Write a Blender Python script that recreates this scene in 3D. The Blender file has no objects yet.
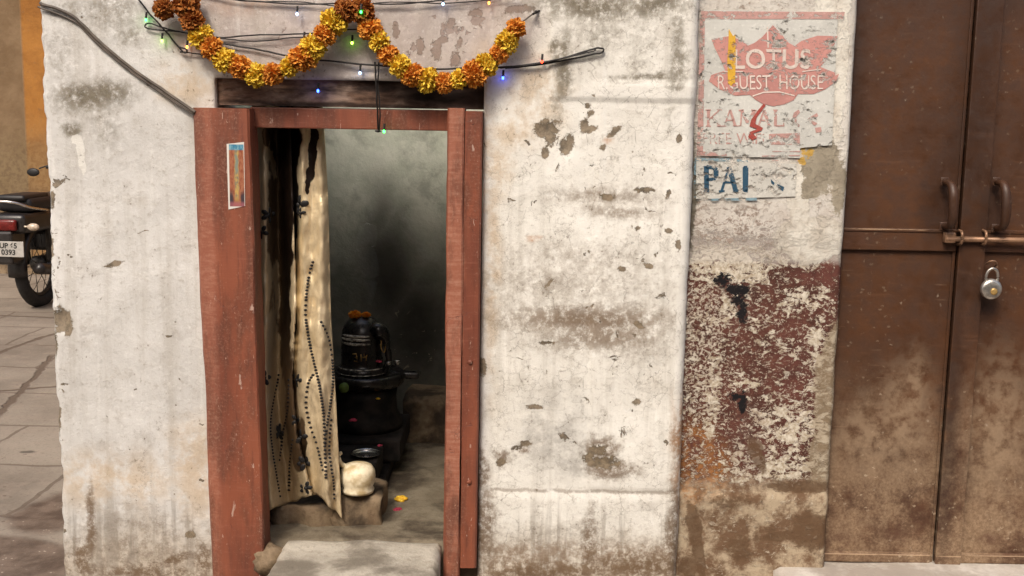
import bpy, bmesh, math, random
from mathutils import Vector, Matrix, noise as mn
R = math.radians
random.seed(7)
sc = bpy.context.scene
C = sc.collection

# ------------------------------------------------------------------ camera
FPX = 1139.0
EYE = Vector((0.0, -3.35, 1.45))
cam_d = bpy.data.cameras.new('camera'); cam = bpy.data.objects.new('camera', cam_d); C.objects.link(cam)
cam_d.sensor_width = 36.0; cam_d.lens = 36.0*FPX/1024.0
sc.cycles.max_bounces = 6; sc.cycles.diffuse_bounces = 4; sc.cycles.glossy_bounces = 2; sc.cycles.transparent_max_bounces = 8
cam_d.clip_start = 0.05; cam_d.clip_end = 500
ROT = Matrix.Rotation(R(90-8.5), 3, 'X') @ Matrix.Rotation(R(1.0), 3, 'Z')
cam.matrix_world = Matrix.Translation(EYE) @ ROT.to_4x4()
sc.camera = cam

# ------------------------------------------------------------------ light
SUN_EL, SUN_AZ = 48.0, 20.0      # azimuth: to the left of straight behind the camera
world = bpy.data.worlds.new('World'); sc.world = world; world.use_nodes = True
wn = world.node_tree
sky = wn.nodes.new('ShaderNodeTexSky'); sky.sky_type = 'NISHITA'; sky.sun_disc = False
sky.sun_elevation = R(SUN_EL); sky.sun_rotation = R(180+SUN_AZ)
sky.air_density = 1.0; sky.dust_density = 6.0; sky.ozone_density = 0.6
wn.links.new(sky.outputs[0], wn.nodes['Background'].inputs[0])
wn.nodes['Background'].inputs[1].default_value = 0.12
sun_d = bpy.data.lights.new('sun', 'SUN'); sun = bpy.data.objects.new('sun', sun_d); C.objects.link(sun)
sun_d.energy = 1.5; sun_d.angle = R(14); sun_d.color = (1.0, 0.93, 0.83)
sd = Vector((-math.sin(R(SUN_AZ))*math.cos(R(SUN_EL)), -math.cos(R(SUN_AZ))*math.cos(R(SUN_EL)), math.sin(R(SUN_EL))))
sun.rotation_euler = sd.to_track_quat('Z', 'Y').to_euler()
sun.location = (0, -2, 6)
vs = sc.view_settings
vs.view_transform = 'Standard'; vs.look = 'None'; vs.gamma = 1; vs.exposure = 0.55; vs.use_curve_mapping = False

# ------------------------------------------------------------------ measuring helpers
def ray(px, py):
    return ROT @ Vector((px-512.0, 288.0-py, -FPX))
def P(px, py, Y=0.0):                       # point on the vertical plane y = Y
    d = ray(px, py); t = (Y-EYE.y)/d.y
    return EYE + d*t
def G(px, py, Z=0.0):                       # point on the level plane z = Z
    d = ray(px, py); t = (Z-EYE.z)/d.z
    return EYE + d*t
PXM = FPX/3.35

# ------------------------------------------------------------------ object helpers
def mesh_obj(name, verts, faces, mat, parent=None, smooth=False):
    me = bpy.data.meshes.new(name); me.from_pydata([tuple(v) for v in verts], [], faces); me.validate()
    bm = bmesh.new(); bm.from_mesh(me); bmesh.ops.recalc_face_normals(bm, faces=bm.faces); bm.to_mesh(me); bm.free()
    return link(name, me, mat, parent, smooth)
def link(name, me, mat, parent=None, smooth=False):
    me.materials.append(mat)
    if smooth: me.polygons.foreach_set('use_smooth', [True]*len(me.polygons))
    o = bpy.data.objects.new(name, me); C.objects.link(o)
    if parent is not None:
        o.parent = parent
        w = Vector((0, 0, 0)); p = parent
        while p is not None: w += p.location; p = p.parent
        o.location = -w if not parent.get('local') else Vector((0, 0, 0))
    return o
class MB:
    def __init__(s): s.bm = bmesh.new()
    def add(s, verts, faces):
        vs_ = [s.bm.verts.new(tuple(v)) for v in verts]
        for f in faces:
            try: s.bm.faces.new([vs_[i] for i in f])
            except ValueError: pass
        return vs_
    def box(s, x0, x1, y0, y1, z0, z1, bev=0.0, M=None):
        t = bmesh.new(); bmesh.ops.create_cube(t, size=1)
        for v in t.verts: v.co = Vector(((x0+x1)/2+v.co.x*(x1-x0), (y0+y1)/2+v.co.y*(y1-y0), (z0+z1)/2+v.co.z*(z1-z0)))
        if bev: bmesh.ops.bevel(t, geom=t.edges[:], offset=bev, segments=2, affect='EDGES', profile=0.6)
        s.merge(t, M)
    def merge(s, t, M=None):
        if M is not None: bmesh.ops.transform(t, matrix=M, verts=t.verts)
        me = bpy.data.meshes.new('tmp'); t.to_mesh(me); t.free(); s.bm.from_mesh(me); bpy.data.meshes.remove(me)
    def prism(s, pts, Y, th, bev=0.0, xyz=False):    # outline on plane y=Y pushed back by th
        f = [Vector(p) if xyz else P(p[0], p[1], Y) for p in pts]
        n = len(f); t = bmesh.new()
        a = [t.verts.new(v) for v in f]; b = [t.verts.new(v+Vector((0, th, 0))) for v in f]
        t.faces.new(a); t.faces.new(b[::-1])
        for i in range(n): t.faces.new((a[i], b[i], b[(i+1) % n], a[(i+1) % n]))
        bmesh.ops.recalc_face_normals(t, faces=t.faces)
        if bev: bmesh.ops.bevel(t, geom=t.edges[:], offset=bev, segments=2, affect='EDGES', profile=0.6, clamp_overlap=True)
        s.merge(t)
    def tube(s, pts, r, n=8, cap=True):
        pts = [Vector(p) for p in pts]; rings = []
        for i, p in enumerate(pts):
            d = (pts[min(i+1, len(pts)-1)]-pts[max(i-1, 0)]).normalized()
            u = d.cross(Vector((0, 0, 1)))
            if u.length < 1e-3: u = d.cross(Vector((1, 0, 0)))
            u.normalize(); w = d.cross(u)
            rr = r[i] if isinstance(r, (list, tuple)) else r
            rings.append([p+(u*math.cos(2*math.pi*k/n)+w*math.sin(2*math.pi*k/n))*rr for k in range(n)])
        vv = [v for q in rings for v in q]; ff = []
        for i in range(len(pts)-1):
            for k in range(n): ff.append((i*n+k, i*n+(k+1) % n, (i+1)*n+(k+1) % n, (i+1)*n+k))
        if cap: ff.append(tuple(range(n))[::-1]); ff.append(tuple((len(pts)-1)*n+k for k in range(n)))
        s.add(vv, ff)
    def lathe(s, prof, c=(0, 0, 0), n=32, M=None):   # prof: (r,z)
        vv = []; ff = []
        for r_, z_ in prof:
            for k in range(n):
                a = 2*math.pi*k/n; v = Vector((r_*math.cos(a), r_*math.sin(a), z_))
                if M is not None: v = M @ v
                vv.append(v+Vector(c))
        for i in range(len(prof)-1):
            for k in range(n): ff.append((i*n+k, i*n+(k+1) % n, (i+1)*n+(k+1) % n, (i+1)*n+k))
        ff.append(tuple(range(n))[::-1]); ff.append(tuple((len(prof)-1)*n+k for k in range(n)))
        s.add(vv, ff)
    def ball(s, c, r, sub=2, jit=0.0, sc3=(1, 1, 1)):
        t = bmesh.new(); bmesh.ops.create_icosphere(t, subdivisions=sub, radius=1)
        for v in t.verts:
            k = 1+jit*mn.noise(v.co*2.3+Vector(c)*17)
            v.co = Vector((v.co.x*sc3[0], v.co.y*sc3[1], v.co.z*sc3[2]))*(r*k)+Vector(c)
        s.merge(t)
    def build(s, name, mat, parent=None, smooth=False):
        bmesh.ops.recalc_face_normals(s.bm, faces=s.bm.faces)
        me = bpy.data.meshes.new(name); s.bm.to_mesh(me); s.bm.free()
        return link(name, me, mat, parent, smooth)
def empty(name, loc, label, cat, group=None, kind=None, local=False):
    o = bpy.data.objects.new(name, None); C.objects.link(o); o.location = loc; o.empty_display_size = 0.1
    if local: o['local'] = 1
    return tag(o, label, cat, group, kind)
def tag(o, label=None, cat=None, group=None, kind=None):
    if label: o['label'] = label
    if cat: o['category'] = cat
    if group: o['group'] = group
    if kind: o['kind'] = kind
    return o
def smooth_path(pts, k=6):                   # Catmull-Rom through the points
    pts = [Vector(p) for p in pts]; out = []
    for i in range(len(pts)-1):
        p0 = pts[max(i-1, 0)]; p1 = pts[i]; p2 = pts[i+1]; p3 = pts[min(i+2, len(pts)-1)]
        for j in range(k):
            t = j/k
            out.append(0.5*((2*p1)+(p2-p0)*t+(2*p0-5*p1+4*p2-p3)*t*t+(3*p1-p0-3*p2+p3)*t**3))
    out.append(pts[-1]); return out

# ------------------------------------------------------------------ material language
import numpy as np
BAKES = {}
def bake_masks(o):
    me = o.data; n = len(me.vertices); co = np.empty(n*3, 'f'); me.vertices.foreach_get('co', co); co = co.reshape(-1, 3)
    wv = np.array([tuple(mn.noise_vector(Vector((c[0]*11, 0, c[2]*11)))+.45*mn.noise_vector(Vector((c[0]*31, 3, c[2]*31)))) for c in co], 'f')
    for nm, lst, soft, Y, field, wa in BAKES[me.materials[0].name]:
        acc = np.zeros(n, 'f')
        for t in lst:
            px, py, rx, ry = t[:4]; so = t[4] if len(t) > 4 else soft; rot = R(t[5]) if len(t) > 5 else 0; am = t[6] if len(t) > 6 else 1
            c = P(px, py, Y); k = (Y-EYE.y)/FPX; a_ = wa*(.35 if field else 1)
            dx = co[:, 0]+a_*wv[:, 0]-c.x; dz = co[:, 2]+a_*wv[:, 2]-c.z
            if rot: dx, dz = dx*math.cos(rot)-dz*math.sin(rot), dx*math.sin(rot)+dz*math.cos(rot)
            l = np.sqrt((dx/(rx*k))**2+(dz/(ry*k))**2)
            if field: v = np.clip(2-l, 0, 2)*am
            else:
                q = np.clip((1+so-l)/(1+so-max(0, 1-so)), 0, 1); v = q*q*(3-2*q)*am
            acc = np.maximum(acc, v)
        at = me.attributes.new(nm, 'FLOAT', 'POINT'); at.data.foreach_set('value', acc)
class Mat:
    def __init__(s, name):
        s.m = bpy.data.materials.new(name); s.m.use_nodes = True; s.bk = []; BAKES[name] = s.bk
        s.nt = s.m.node_tree; s.nt.nodes.clear()
        s.out = s.nt.nodes.new('ShaderNodeOutputMaterial'); s.b = s.nt.nodes.new('ShaderNodeBsdfPrincipled')
        s.nt.links.new(s.b.outputs[0], s.out.inputs[0])
        s.pos = s.nt.nodes.new('ShaderNodeNewGeometry').outputs['Position']
    def setin(s, sock, v):
        if isinstance(v, E): s.nt.links.new(v.k, sock)
        elif isinstance(v, bpy.types.NodeSocket): s.nt.links.new(v, sock)
        elif isinstance(v, (tuple, list)) and sock.type == 'RGBA': sock.default_value = (*v[:3], 1)
        else: sock.default_value = v
    def n(s, t, ins, out=0, **kw):
        nd = s.nt.nodes.new(t)
        for k, v in kw.items(): setattr(nd, k, v)
        for k, v in ins.items(): s.setin(nd.inputs[k], v)
        return nd.outputs[out]
    def math(s, op, a, b=0.0): return E(s, s.n('ShaderNodeMath', {0: a, 1: b}, operation=op))
    def scale(s, v, sc3): return s.n('ShaderNodeVectorMath', {0: v, 1: sc3}, operation='MULTIPLY')
    def noise(s, scale, detail=4, rough=0.55, dist=0.0, sq=(1, 1, 1), off=0.0, vec=None, col=False):
        v = vec if vec is not None else s.pos
        if sq != (1, 1, 1) or off:
            v = s.n('ShaderNodeVectorMath', {0: v, 1: sq, 2: (off, off*.7, off*1.3)}, operation='MULTIPLY_ADD')
        o = s.n('ShaderNodeTexNoise', {'Vector': v, 'Scale': scale, 'Detail': detail, 'Roughness': rough, 'Distortion': dist}, out=1 if col else 0)
        return o if col else E(s, o)
    def voro(s, scale, feat='DISTANCE_TO_EDGE', vec=None, out='Distance', rand=1.0):
        nd = s.nt.nodes.new('ShaderNodeTexVoronoi'); nd.feature = feat
        s.setin(nd.inputs['Vector'], vec if vec is not None else s.pos); nd.inputs['Scale'].default_value = scale
        nd.inputs['Randomness'].default_value = rand
        return E(s, nd.outputs[out])
    def warp(s, scale, amt, detail=4, vec=None):
        c = s.n('ShaderNodeTexNoise', {'Vector': vec if vec is not None else s.pos, 'Scale': scale, 'Detail': detail}, out=1)
        c = s.n('ShaderNodeVectorMath', {0: c, 1: (.5, .5, .5)}, operation='SUBTRACT')
        return s.n('ShaderNodeVectorMath', {0: c, 1: (amt*2, amt*2, amt*2), 2: vec if vec is not None else s.pos}, operation='MULTIPLY_ADD')
    def ss(s, x, a, b, lo=0.0, hi=1.0):      # smoothstep; a may be > b
        return E(s, s.n('ShaderNodeMapRange', {0: x, 1: a, 2: b, 3: lo, 4: hi}, interpolation_type='SMOOTHSTEP')) if a < b else \
               E(s, s.n('ShaderNodeMapRange', {0: x, 1: b, 2: a, 3: hi, 4: lo}, interpolation_type='SMOOTHSTEP'))
    def mix(s, f, a, b, mode='MIX'):
        nd = s.nt.nodes.new('ShaderNodeMix'); nd.data_type = 'RGBA'; nd.blend_type = mode; nd.clamp_factor = True
        s.setin(nd.inputs[0], f); s.setin(nd.inputs[6], a); s.setin(nd.inputs[7], b)
        return nd.outputs[2]
    def blobc(s, c, r, soft=0.4, vec=None, rot=0.0):   # c, r in metres (3-vectors); mask 1 inside
        v = s.n('ShaderNodeVectorMath', {0: vec if vec is not None else s.pos, 1: tuple(c)}, operation='SUBTRACT')
        if rot:
            v = s.n('ShaderNodeVectorRotate', {'Vector': v, 'Angle': R(rot)}, rotation_type='Y_AXIS')
        v = s.n('ShaderNodeVectorMath', {0: v, 1: tuple(0.0 if q == 0 else 1.0/q for q in r)}, operation='MULTIPLY')
        l = s.n('ShaderNodeVectorMath', {0: v}, operation='LENGTH', out='Value')
        return s.ss(l, 1+soft, max(0.0, 1-soft))
    def blob(s, px, py, rx, ry, soft=0.4, Y=0.0, vec=None, rot=0.0):
        c = P(px, py, Y); k = (Y-EYE.y)/FPX
        return s.blobc((c.x, 0, c.z), (rx*k, 0, ry*k), soft, vec, rot)
    def blobs(s, lst, soft=0.4, Y=0.0, vec=None):
        r = None
        for t in lst:
            b_ = s.blob(t[0], t[1], t[2], t[3], t[4] if len(t) > 4 else soft, Y, vec, t[5] if len(t) > 5 else 0.0)
            if len(t) > 6: b_ = b_*t[6]
            r = b_ if r is None else s.math('MAXIMUM', r, b_)
        return r
    def baked(s, lst, soft=.4, Y=0.0, field=False, wa=.014):
        """stains, chips and some painted light and shade with a place of their own, kept on the wall's vertices"""
        nm = 'mask_%d' % len(s.bk); s.bk.append((nm, lst, soft, Y, field, wa))
        nd = s.nt.nodes.new('ShaderNodeAttribute'); nd.attribute_name = nm
        return E(s, nd.outputs['Fac'])
    def z(s, Y, px, py, vec=None):           # world z of a photo row on plane Y
        return P(px, py, Y).z
    def push(s, n1, n2, amt, vec=None):       # cheap warp from noises already at hand
        cb = s.n('ShaderNodeCombineXYZ', {0: (n1-.5)*amt, 1: (n1-.5)*-amt, 2: (n2-.5)*amt})
        return s.n('ShaderNodeVectorMath', {0: vec if vec is not None else s.pos, 1: cb}, operation='ADD')
    def sep(s, vec=None):
        nd = s.nt.nodes.new('ShaderNodeSeparateXYZ'); s.setin(nd.inputs[0], vec if vec is not None else s.pos)
        return [E(s, q) for q in nd.outputs]
    def done(s, color, rough=0.8, bump=None, bs=0.5, bd=0.01, metal=0.0, spec=0.3, alpha=None, sheen=0.0):
        s.setin(s.b.inputs['Base Color'], color); s.setin(s.b.inputs['Roughness'], rough)
        s.setin(s.b.inputs['Metallic'], metal); s.b.inputs['Specular IOR Level'].default_value = spec
        if sheen: s.b.inputs['Sheen Weight'].default_value = sheen
        if alpha is not None: s.setin(s.b.inputs['Alpha'], alpha)
        if bump is not None:
            nb = s.n('ShaderNodeBump', {'Height': bump, 'Strength': bs, 'Distance': bd})
            s.nt.links.new(nb, s.b.inputs['Normal'])
        return s.m
class E:
    def __init__(s, m, k): s.m = m; s.k = k
    def __add__(s, o): return s.m.math('ADD', s, o)
    def __radd__(s, o): return s.m.math('ADD', s, o)
    def __sub__(s, o): return s.m.math('SUBTRACT', s, o)
    def __rsub__(s, o): return s.m.math('SUBTRACT', o, s)
    def __mul__(s, o): return s.m.math('MULTIPLY', s, o)
    def __rmul__(s, o): return s.m.math('MULTIPLY', s, o)
    def max(s, o): return s.m.math('MAXIMUM', s, o)
    def min(s, o): return s.m.math('MINIMUM', s, o)
    def abs(s): return s.m.math('ABSOLUTE', s)

def simple(name, col, rough=0.6, metal=0.0, spec=0.4, var=0.25, nscale=30, bs=0.15, bd=0.002, dark=None):
    m = Mat(name); n = m.noise(nscale, 5, .6)
    c2 = dark or tuple(q*(1-var*1.6) for q in col)
    c = m.mix(m.ss(n, .35, .65), c2, tuple(min(1, q*(1+var*.4)) for q in col))
    return m.done(c, n*0.2+(rough-.1), n, bs, bd, metal, spec)
def emit(name, col, st):
    m = Mat(name); m.b.inputs['Base Color'].default_value = (*col, 1)
    m.b.inputs['Emission Color'].default_value = (*col, 1); m.b.inputs['Emission Strength'].default_value = st
    return m.m

# ---- facade limewash
def mat_facade():
    m = Mat('aged_limewash')
    X, Y_, Z = m.sep()
    big = m.noise(2.4, 4, .62); mid = m.noise(13, 7, .68); fine = m.noise(85, 6, .82, off=3)
    streak = m.noise(8, 5, .62, sq=(3.2, 1, .2), off=1)
    g = m.noise(34, 6, .76, off=9)
    w = m.push(g, fine, .03)
    right = m.ss(X, P(482, 200).x, P(500, 200).x)
    c = m.mix(m.ss(big, .35, .65), (.60, .585, .555), (.70, .685, .655))
    c = m.mix(right, c, m.mix(m.ss(big, .35, .65), (.74, .715, .65), (.86, .84, .775)))
    over = m.baked([(345, 20, 190, 62, .12)])*m.ss(X, P(549, 50).x, P(551, 50).x, 1.0, 0.0)
    c = m.mix(over*.95, c, m.mix(m.ss(mid, .4, .62), (.42, .36, .33), (.54, .48, .44)))
    c = m.mix(m.ss(streak, .48, .72)*.32, c, (.36, .32, .26))
    c = m.mix(m.ss(mid, .5, .72)*.35, c, (.38, .33, .27))
    c = m.mix(m.ss(streak, .40, .28)*.35, c, (.80, .79, .75))
    c = m.mix(m.ss(fine*.6+g*.4, .52, .64)*.5, c, (.33, .29, .235))
    c = m.mix(m.ss(fine*.5+g*.5, .46, .36)*.4, c, (.88, .87, .84))
    yel = m.baked([(515, 130, 22, 20), (500, 165, 12, 30), (482, 150, 10, 90), (540, 95, 26, 40), (185, 85, 30, 20), (200, 470, 34, 50), (110, 480, 60, 30), (492, 260, 8, 120)], .7)
    c = m.mix(yel*m.ss(mid, .36, .58)*.65, c, (.56, .42, .27))
    st = m.baked([(85, 98, 32, 16, .6), (112, 92, 22, 13, .7), (72, 128, 10, 8, .6), (104, 122, 15, 26, .9, 0, .55), (128, 35, 16, 12, .8, 0, .7), (75, 12, 24, 12, .8, 0, .6), (112, 8, 28, 24, .8, 0, .7), (62, 60, 18, 24, .8, 0, .45),
                  (590, 4, 62, 15, .8), (562, 66, 10, 36, .7), (555, 110, 7, 20, .9, 0, .6), (661, 76, 5, 4, .4), (655, 4, 34, 14, .8), (645, 77, 34, 3, .8), (552, 45, 5, 9, .5), (640, 50, 14, 40, .9, 0, .5), (678, 60, 9, 66, .7, 0, .85), (600, 34, 20, 24, .9, 0, .6), (520, 15, 24, 12, .7, 0, .4)], .6)
    gg = g*.65+fine*.35
    c = m.mix(st*m.ss(gg+st*.10, .43, .64)*.95, c, m.mix(m.ss(fine, .4, .6), (.13, .11, .075), (.22, .19, .14)))
    band = m.baked([(588, 320, 92, 17, .9), (600, 335, 66, 20, .9, 0, .9), (600, 197, 56, 9, .9, 0, .75), (580, 258, 74, 18, 1, 0, .5), (620, 212, 36, 7, .8, 0, .8), (560, 282, 110, 22, 1, 0, .5)])
    c = m.mix(band*m.ss(gg+band*.10, .42, .62)*.95, c, (.20, .14, .09))
    c = m.mix(m.baked([(555, 435, 34, 40, .9), (575, 462, 20, 20, .9), (118, 520, 18, 26, .9), (150, 540, 34, 24, .9, 0, .6), (130, 450, 40, 20, .9, 0, .35)])*m.ss(mid, .3, .6)*.55, c, (.27, .255, .235))
    zz = Z+(mid-.5)*.12
    damp = m.ss(zz, P(400, 578).z-.02, P(400, 450).z, 1.0, 0.0)
    dd = m.ss(damp*.50+big*.45+mid*.35+g*.25, .74, 1.05)
    c = m.mix(dd*.8, c, m.mix(m.ss(g*.6+fine*.4, .42, .58), (.50, .42, .32), (.25, .19, .13)))
    c = m.mix(m.ss(streak, .48, .62)*m.ss(damp, .2, .7)*.55, c, (.27, .235, .195))
    foot = m.ss(Z+(mid-.5)*.08, P(580, 552).z, P(580, 532).z, 1.0, 0.0)*right
    c = m.mix(foot*m.ss(g, .35, .6)*.75, c, (.25, .175, .115))
    brn = m.baked([(92, 520, 6, 45, .5), (86, 560, 11, 24, .6), (140, 572, 60, 7, .8), (170, 560, 34, 5, .8, -20), (600, 452, 20, 18, .5), (612, 468, 30, 10, .6), (520, 448, 13, 5, .5), (502, 456, 8, 12, .7), (480, 470, 10, 26, .5), (484, 520, 14, 40, .6),
                   (681, 440, 10, 34, .7), (674, 520, 10, 60, .7), (590, 540, 8, 40, .8), (540, 575, 80, 14, .8), (640, 565, 60, 14, .9), (55, 500, 6, 70, .8), (205, 560, 10, 20, .8)], .6)
    brn = brn*m.ss(gg+brn*.12, .47, .66)
    c = m.mix(brn*.85, c, (.155, .098, .055))
    ora = m.baked([(532, 238, 9, 3, .5), (683, 440, 10, 46, .9), (608, 140, 5, 3, .6), (686, 500, 6, 30, .9, 0, .7), (240, 5, 30, 8, .9, 0, .4)])
    c = m.mix(ora*m.ss(g, .3, .6)*.75, c, (.46, .22, .085))
    wh = m.ss(m.baked([(635, 97, 52, 13, .3), (700, 125, 26, 42, .3), (600, 100, 40, 12, .5), (684, 280, 6, 170, .8, 0, .9), (80, 155, 4, 22, .6), (74, 138, 4, 6, .5)])+(g-.5)*1.2, .45, .6)  # white repaint and drips, plus the pier edge's highlight painted pale
    c = m.mix(wh*.75, c, (.80, .78, .72))
    cm = m.baked([(600, 190, 110, 110, .8, 0, .6), (600, 380, 110, 110, .9, 0, .8), (600, 440, 60, 44, .7, 0, 1.4), (520, 440, 40, 50, .8, 0, .9), (440, 50, 70, 46, .7, 0, 1.6), (190, 50, 50, 30, .8, 0, .6),
                  (60, 300, 14, 280, .8, 0, 1.1), (150, 420, 80, 150, .9, 0, .35), (130, 200, 80, 100, .9, 0, .2)])
    cn = m.noise(21, 5, .62, 0.6, off=31)
    chip = m.ss(cn+cm*.062, .70, .715)
    hand = m.baked([(547, 129, 12, 9, .1), (550, 137, 7, 9, .1), (545, 152, 4, 6, .1), (566, 147, 8, 8, .12), (570, 139, 4, 5, .15), (585, 124, 4, 7, .12), (590, 129, 8, 3, .2, -25), (614, 132, 7, 3, .2, -35), (590, 113, 4, 3), (587, 106, 3.4, 3),
                    (603, 148, 3, 3), (643, 190, 9, 3.4), (606, 197, 8, 3), (669, 193, 3, 4), (678, 245, 3, 6), (680, 139, 3, 5), (638, 325, 6, 3.4, .2, 30),
                    (668, 231, 4, 2.6), (638, 228, 3, 2.6), (622, 268, 4, 2.6), (648, 266, 4, 3), (60, 319, 10, 12), (66, 326, 5, 9), (55, 345, 3, 15), (482, 366, 5, 9), (546, 343, 9, 2.6), (113, 265, 9, 2.4, .3, -20), (148, 82, 3, 3),
                    (535, 407, 9, 2.6), (598, 450, 10, 6), (604, 462, 15, 6), (588, 458, 6, 5), (637, 402, 4, 3), (500, 462, 6, 4), (517, 447, 7, 4), (526, 443, 6, 3), (190, 535, 5, 3), (50, 250, 3, 14), (52, 200, 3, 9), (58, 420, 3, 16),
                    (447, 26, 5, 3), (452, 20, 4, 3), (443, 40, 5, 3), (396, 30, 3, 8), (460, 42, 3, 6), (475, 12, 8, 3), (420, 46, 4, 9), (436, 50, 5, 10), (455, 60, 5, 7), (520, 10, 14, 4)], field=True)
    hj = hand+(g-.5)*2.7+(fine-.5)*1.5+(mid-.5)*1.2
    hc = m.ss(hj, 1.0, 1.06)
    chipall = chip.max(hc)
    cc = m.mix(m.ss(g, .38, .62), (.095, .072, .045), (.27, .21, .14))
    rim = m.ss(hj, .78, 1.0)*.7
    c = m.mix(rim*.5, c, (.22, .175, .12))
    c = m.mix(over, m.mix(chipall*.9, c, cc), m.mix(chipall*.6, c, (.24, .17, .14)))
    vr = m.voro(4.2, vec=m.push(mid, g, .22)); vr2 = m.voro(27, vec=m.push(g, mid, .07))
    cr = m.ss(vr, 0.0, .008, 1.0, 0.0)*m.ss(big*.5+mid*.5, .53, .58)
    cr2 = m.ss(vr2, 0.0, .028, 1.0, 0.0)*m.ss(big*-.5+mid*.9+right*.06, .21, .30)
    crk = (cr*.9).max(cr2*(right*.45+.3))
    c = m.mix(crk*.8, c, (.14, .11, .08))
    seam = m.ss((Z+(mid-.5)*.03+(g-.5)*.012-P(580, 491).z).abs(), .002, .008, 1.0, 0.0)*right*m.ss(g, .35, .5)
    c = m.mix(seam*.55, c, (.20, .145, .10))
    fl = m.ss(m.voro(50, 'F1', vec=w), .12, .17, 1.0, 0.0)*m.ss(mid, .54, .60)
    c = m.mix(fl*.7, c, (.16, .125, .09))
    h = mid*.5+fine*.45+g*.5-chipall*.95
    return m.done(c, .85, h, .75, .006, spec=.2)

# ---- painted panel wall beside the steel doors
PY = 0.045
def mat_panel():
    m = Mat('flaking_painted_plaster'); X, Y_, Z = m.sep()
    big = m.noise(3, 4, .6, off=4); mid = m.noise(15, 7, .68, off=4); fine = m.noise(95, 5, .7, off=6)
    grain = m.noise(46, 8, .74, .5, sq=(.8, 1, 1.25), off=8)
    gr2 = m.noise(85, 6, .75, .8, sq=(.9, 1, 1.1), off=18)
    def B(l, s_=.4, field=False): return m.baked(l, s_, PY, field)
    red = m.mix(m.ss(mid, .35, .65), (.120, .046, .034), (.066, .027, .020))
    red = m.mix(m.ss(fine, .48, .7)*.45, red, (.25, .125, .085))
    cream = m.mix(m.ss(fine, .35, .65), (.40, .325, .23), (.68, .63, .53))
    thick = B([(730, 262, 42, 26, .7), (790, 256, 60, 10, .5, 0, .7), (745, 300, 26, 24, .8, 0, .6), (755, 320, 22, 10, .8, 0, .5), (805, 303, 26, 12, .7, 0, .75), (795, 425, 46, 24, .6, 0, .85), (775, 465, 54, 20, .7, 0, .8), (820, 345, 22, 30, .7, 0, .8), (750, 385, 20, 12, .7, 0, .5),
               (712, 400, 6, 60, .8, 0, .7), (800, 395, 40, 20, .8, 0, .5), (775, 345, 26, 14, .8, 0, .4)])
    lft = B([(702, 350, 30, 110, .7)])
    mk = m.ss(grain+thick*.16, .585, .605).max(m.ss(gr2+lft*.075+thick*.02, .575, .595)*.9)
    c = m.mix(mk, red, cream)
    rg = B([(838, 400, 24, 90, .4), (826, 460, 20, 50, .6)])
    c = m.mix(m.ss(rg+(grain-.5)*2.0, .42, .58)*.85, c, m.mix(m.ss(grain, .42, .6), (.25, .19, .12), (.43, .36, .265)))
    hr = B([(836, 275, 40, 11, .2), (795, 372, 20, 40, .6, 0, .5)])
    c = m.mix(hr*m.ss(grain, .50, .56, 1.0, 0.1)*m.ss(gr2, .58, .62, 1.0, .35), c, m.mix(m.ss(mid, .4, .6), (.135, .050, .038), (.10, .037, .029)))
    zz = Z+(mid-.5)*.04+(grain-.5)*.02
    up = m.ss(zz, P(760, 266, PY).z, P(760, 260, PY).z)
    upl = m.ss(zz, P(760, 262, PY).z, P(760, 205, PY).z)
    cu = m.mix(m.ss(big, .35, .65), (.56, .52, .465), (.66, .625, .565))
    cu = m.mix(m.ss(mid, .5, .7)*.45, cu, (.45, .37, .31))
    cu = m.mix(m.ss(fine, .5, .72)*.45, cu, (.33, .27, .21))
    cu = m.mix(m.ss(grain, .54, .575)*.6*m.ss(mid, .46, .56), cu, (.27, .20, .15))
    low_l = B([(737, 228, 46, 24, .4), (700, 215, 12, 30, .6, 0, .7)])
    cu = m.mix(low_l*m.ss(grain, .46, .54)*m.ss(gr2, .44, .52)*.8, cu, m.mix(m.ss(fine, .4, .6), (.22, .155, .12), (.34, .265, .215)))
    scu = m.ss(grain+upl*.35, .56, .66)
    c = m.mix(up*scu.max(.55), c, cu)
    whc = m.ss(B([(828, 60, 20, 120, .25), (812, 238, 40, 24, .3), (800, 185, 14, 44, .4), (820, 130, 24, 20, .4)])+(grain-.5)*1.6, .45, .6)
    c = m.mix(whc*.9, c, m.mix(m.ss(mid, .4, .65), (.72, .69, .61), (.56, .51, .43)))
    ol = m.ss(B([(822, 166, 20, 30, .5), (838, 190, 8, 24, .5), (812, 185, 12, 12, .6)])+(grain-.5)*1.8, .4, .6)
    c = m.mix(ol*.85, c, m.mix(m.ss(mid, .4, .6), (.22, .18, .12), (.33, .285, .205)))
    lo = m.ss(zz+(grain-.5)*.12, P(760, 494, PY).z, P(760, 470, PY).z, 1.0, 0.0)
    lc = m.mix(m.ss(m.noise(10, 7, .7, off=14), .42, .58), (.16, .095, .055), (.45, .36, .25))
    lc = m.mix(m.ss(grain, .56, .62)*.7, lc, (.60, .52, .40)); lc = m.mix(m.ss(fine, .5, .7)*.4, lc, (.18, .125, .08))
    c = m.mix(lo, c, lc)
    brn = B([(697, 540, 8, 48, .5, -14), (690, 566, 12, 16, .6), (800, 487, 40, 8, .7), (812, 530, 26, 24, .6), (740, 545, 14, 18, .7, 0, .8), (765, 532, 16, 12, .6, 0, .6), (730, 500, 30, 10, .7, 0, .7), (757, 455, 8, 22, .5, -20), (792, 538, 36, 6, .6)])
    c = m.mix(m.ss(brn*.6+grain, .74, .95)*.85, c, (.12, .07, .038))
    ora = B([(696, 448, 22, 24, .8), (712, 468, 18, 22, .9, 0, .9), (690, 482, 14, 22, .9, 0, .7)])
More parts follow.
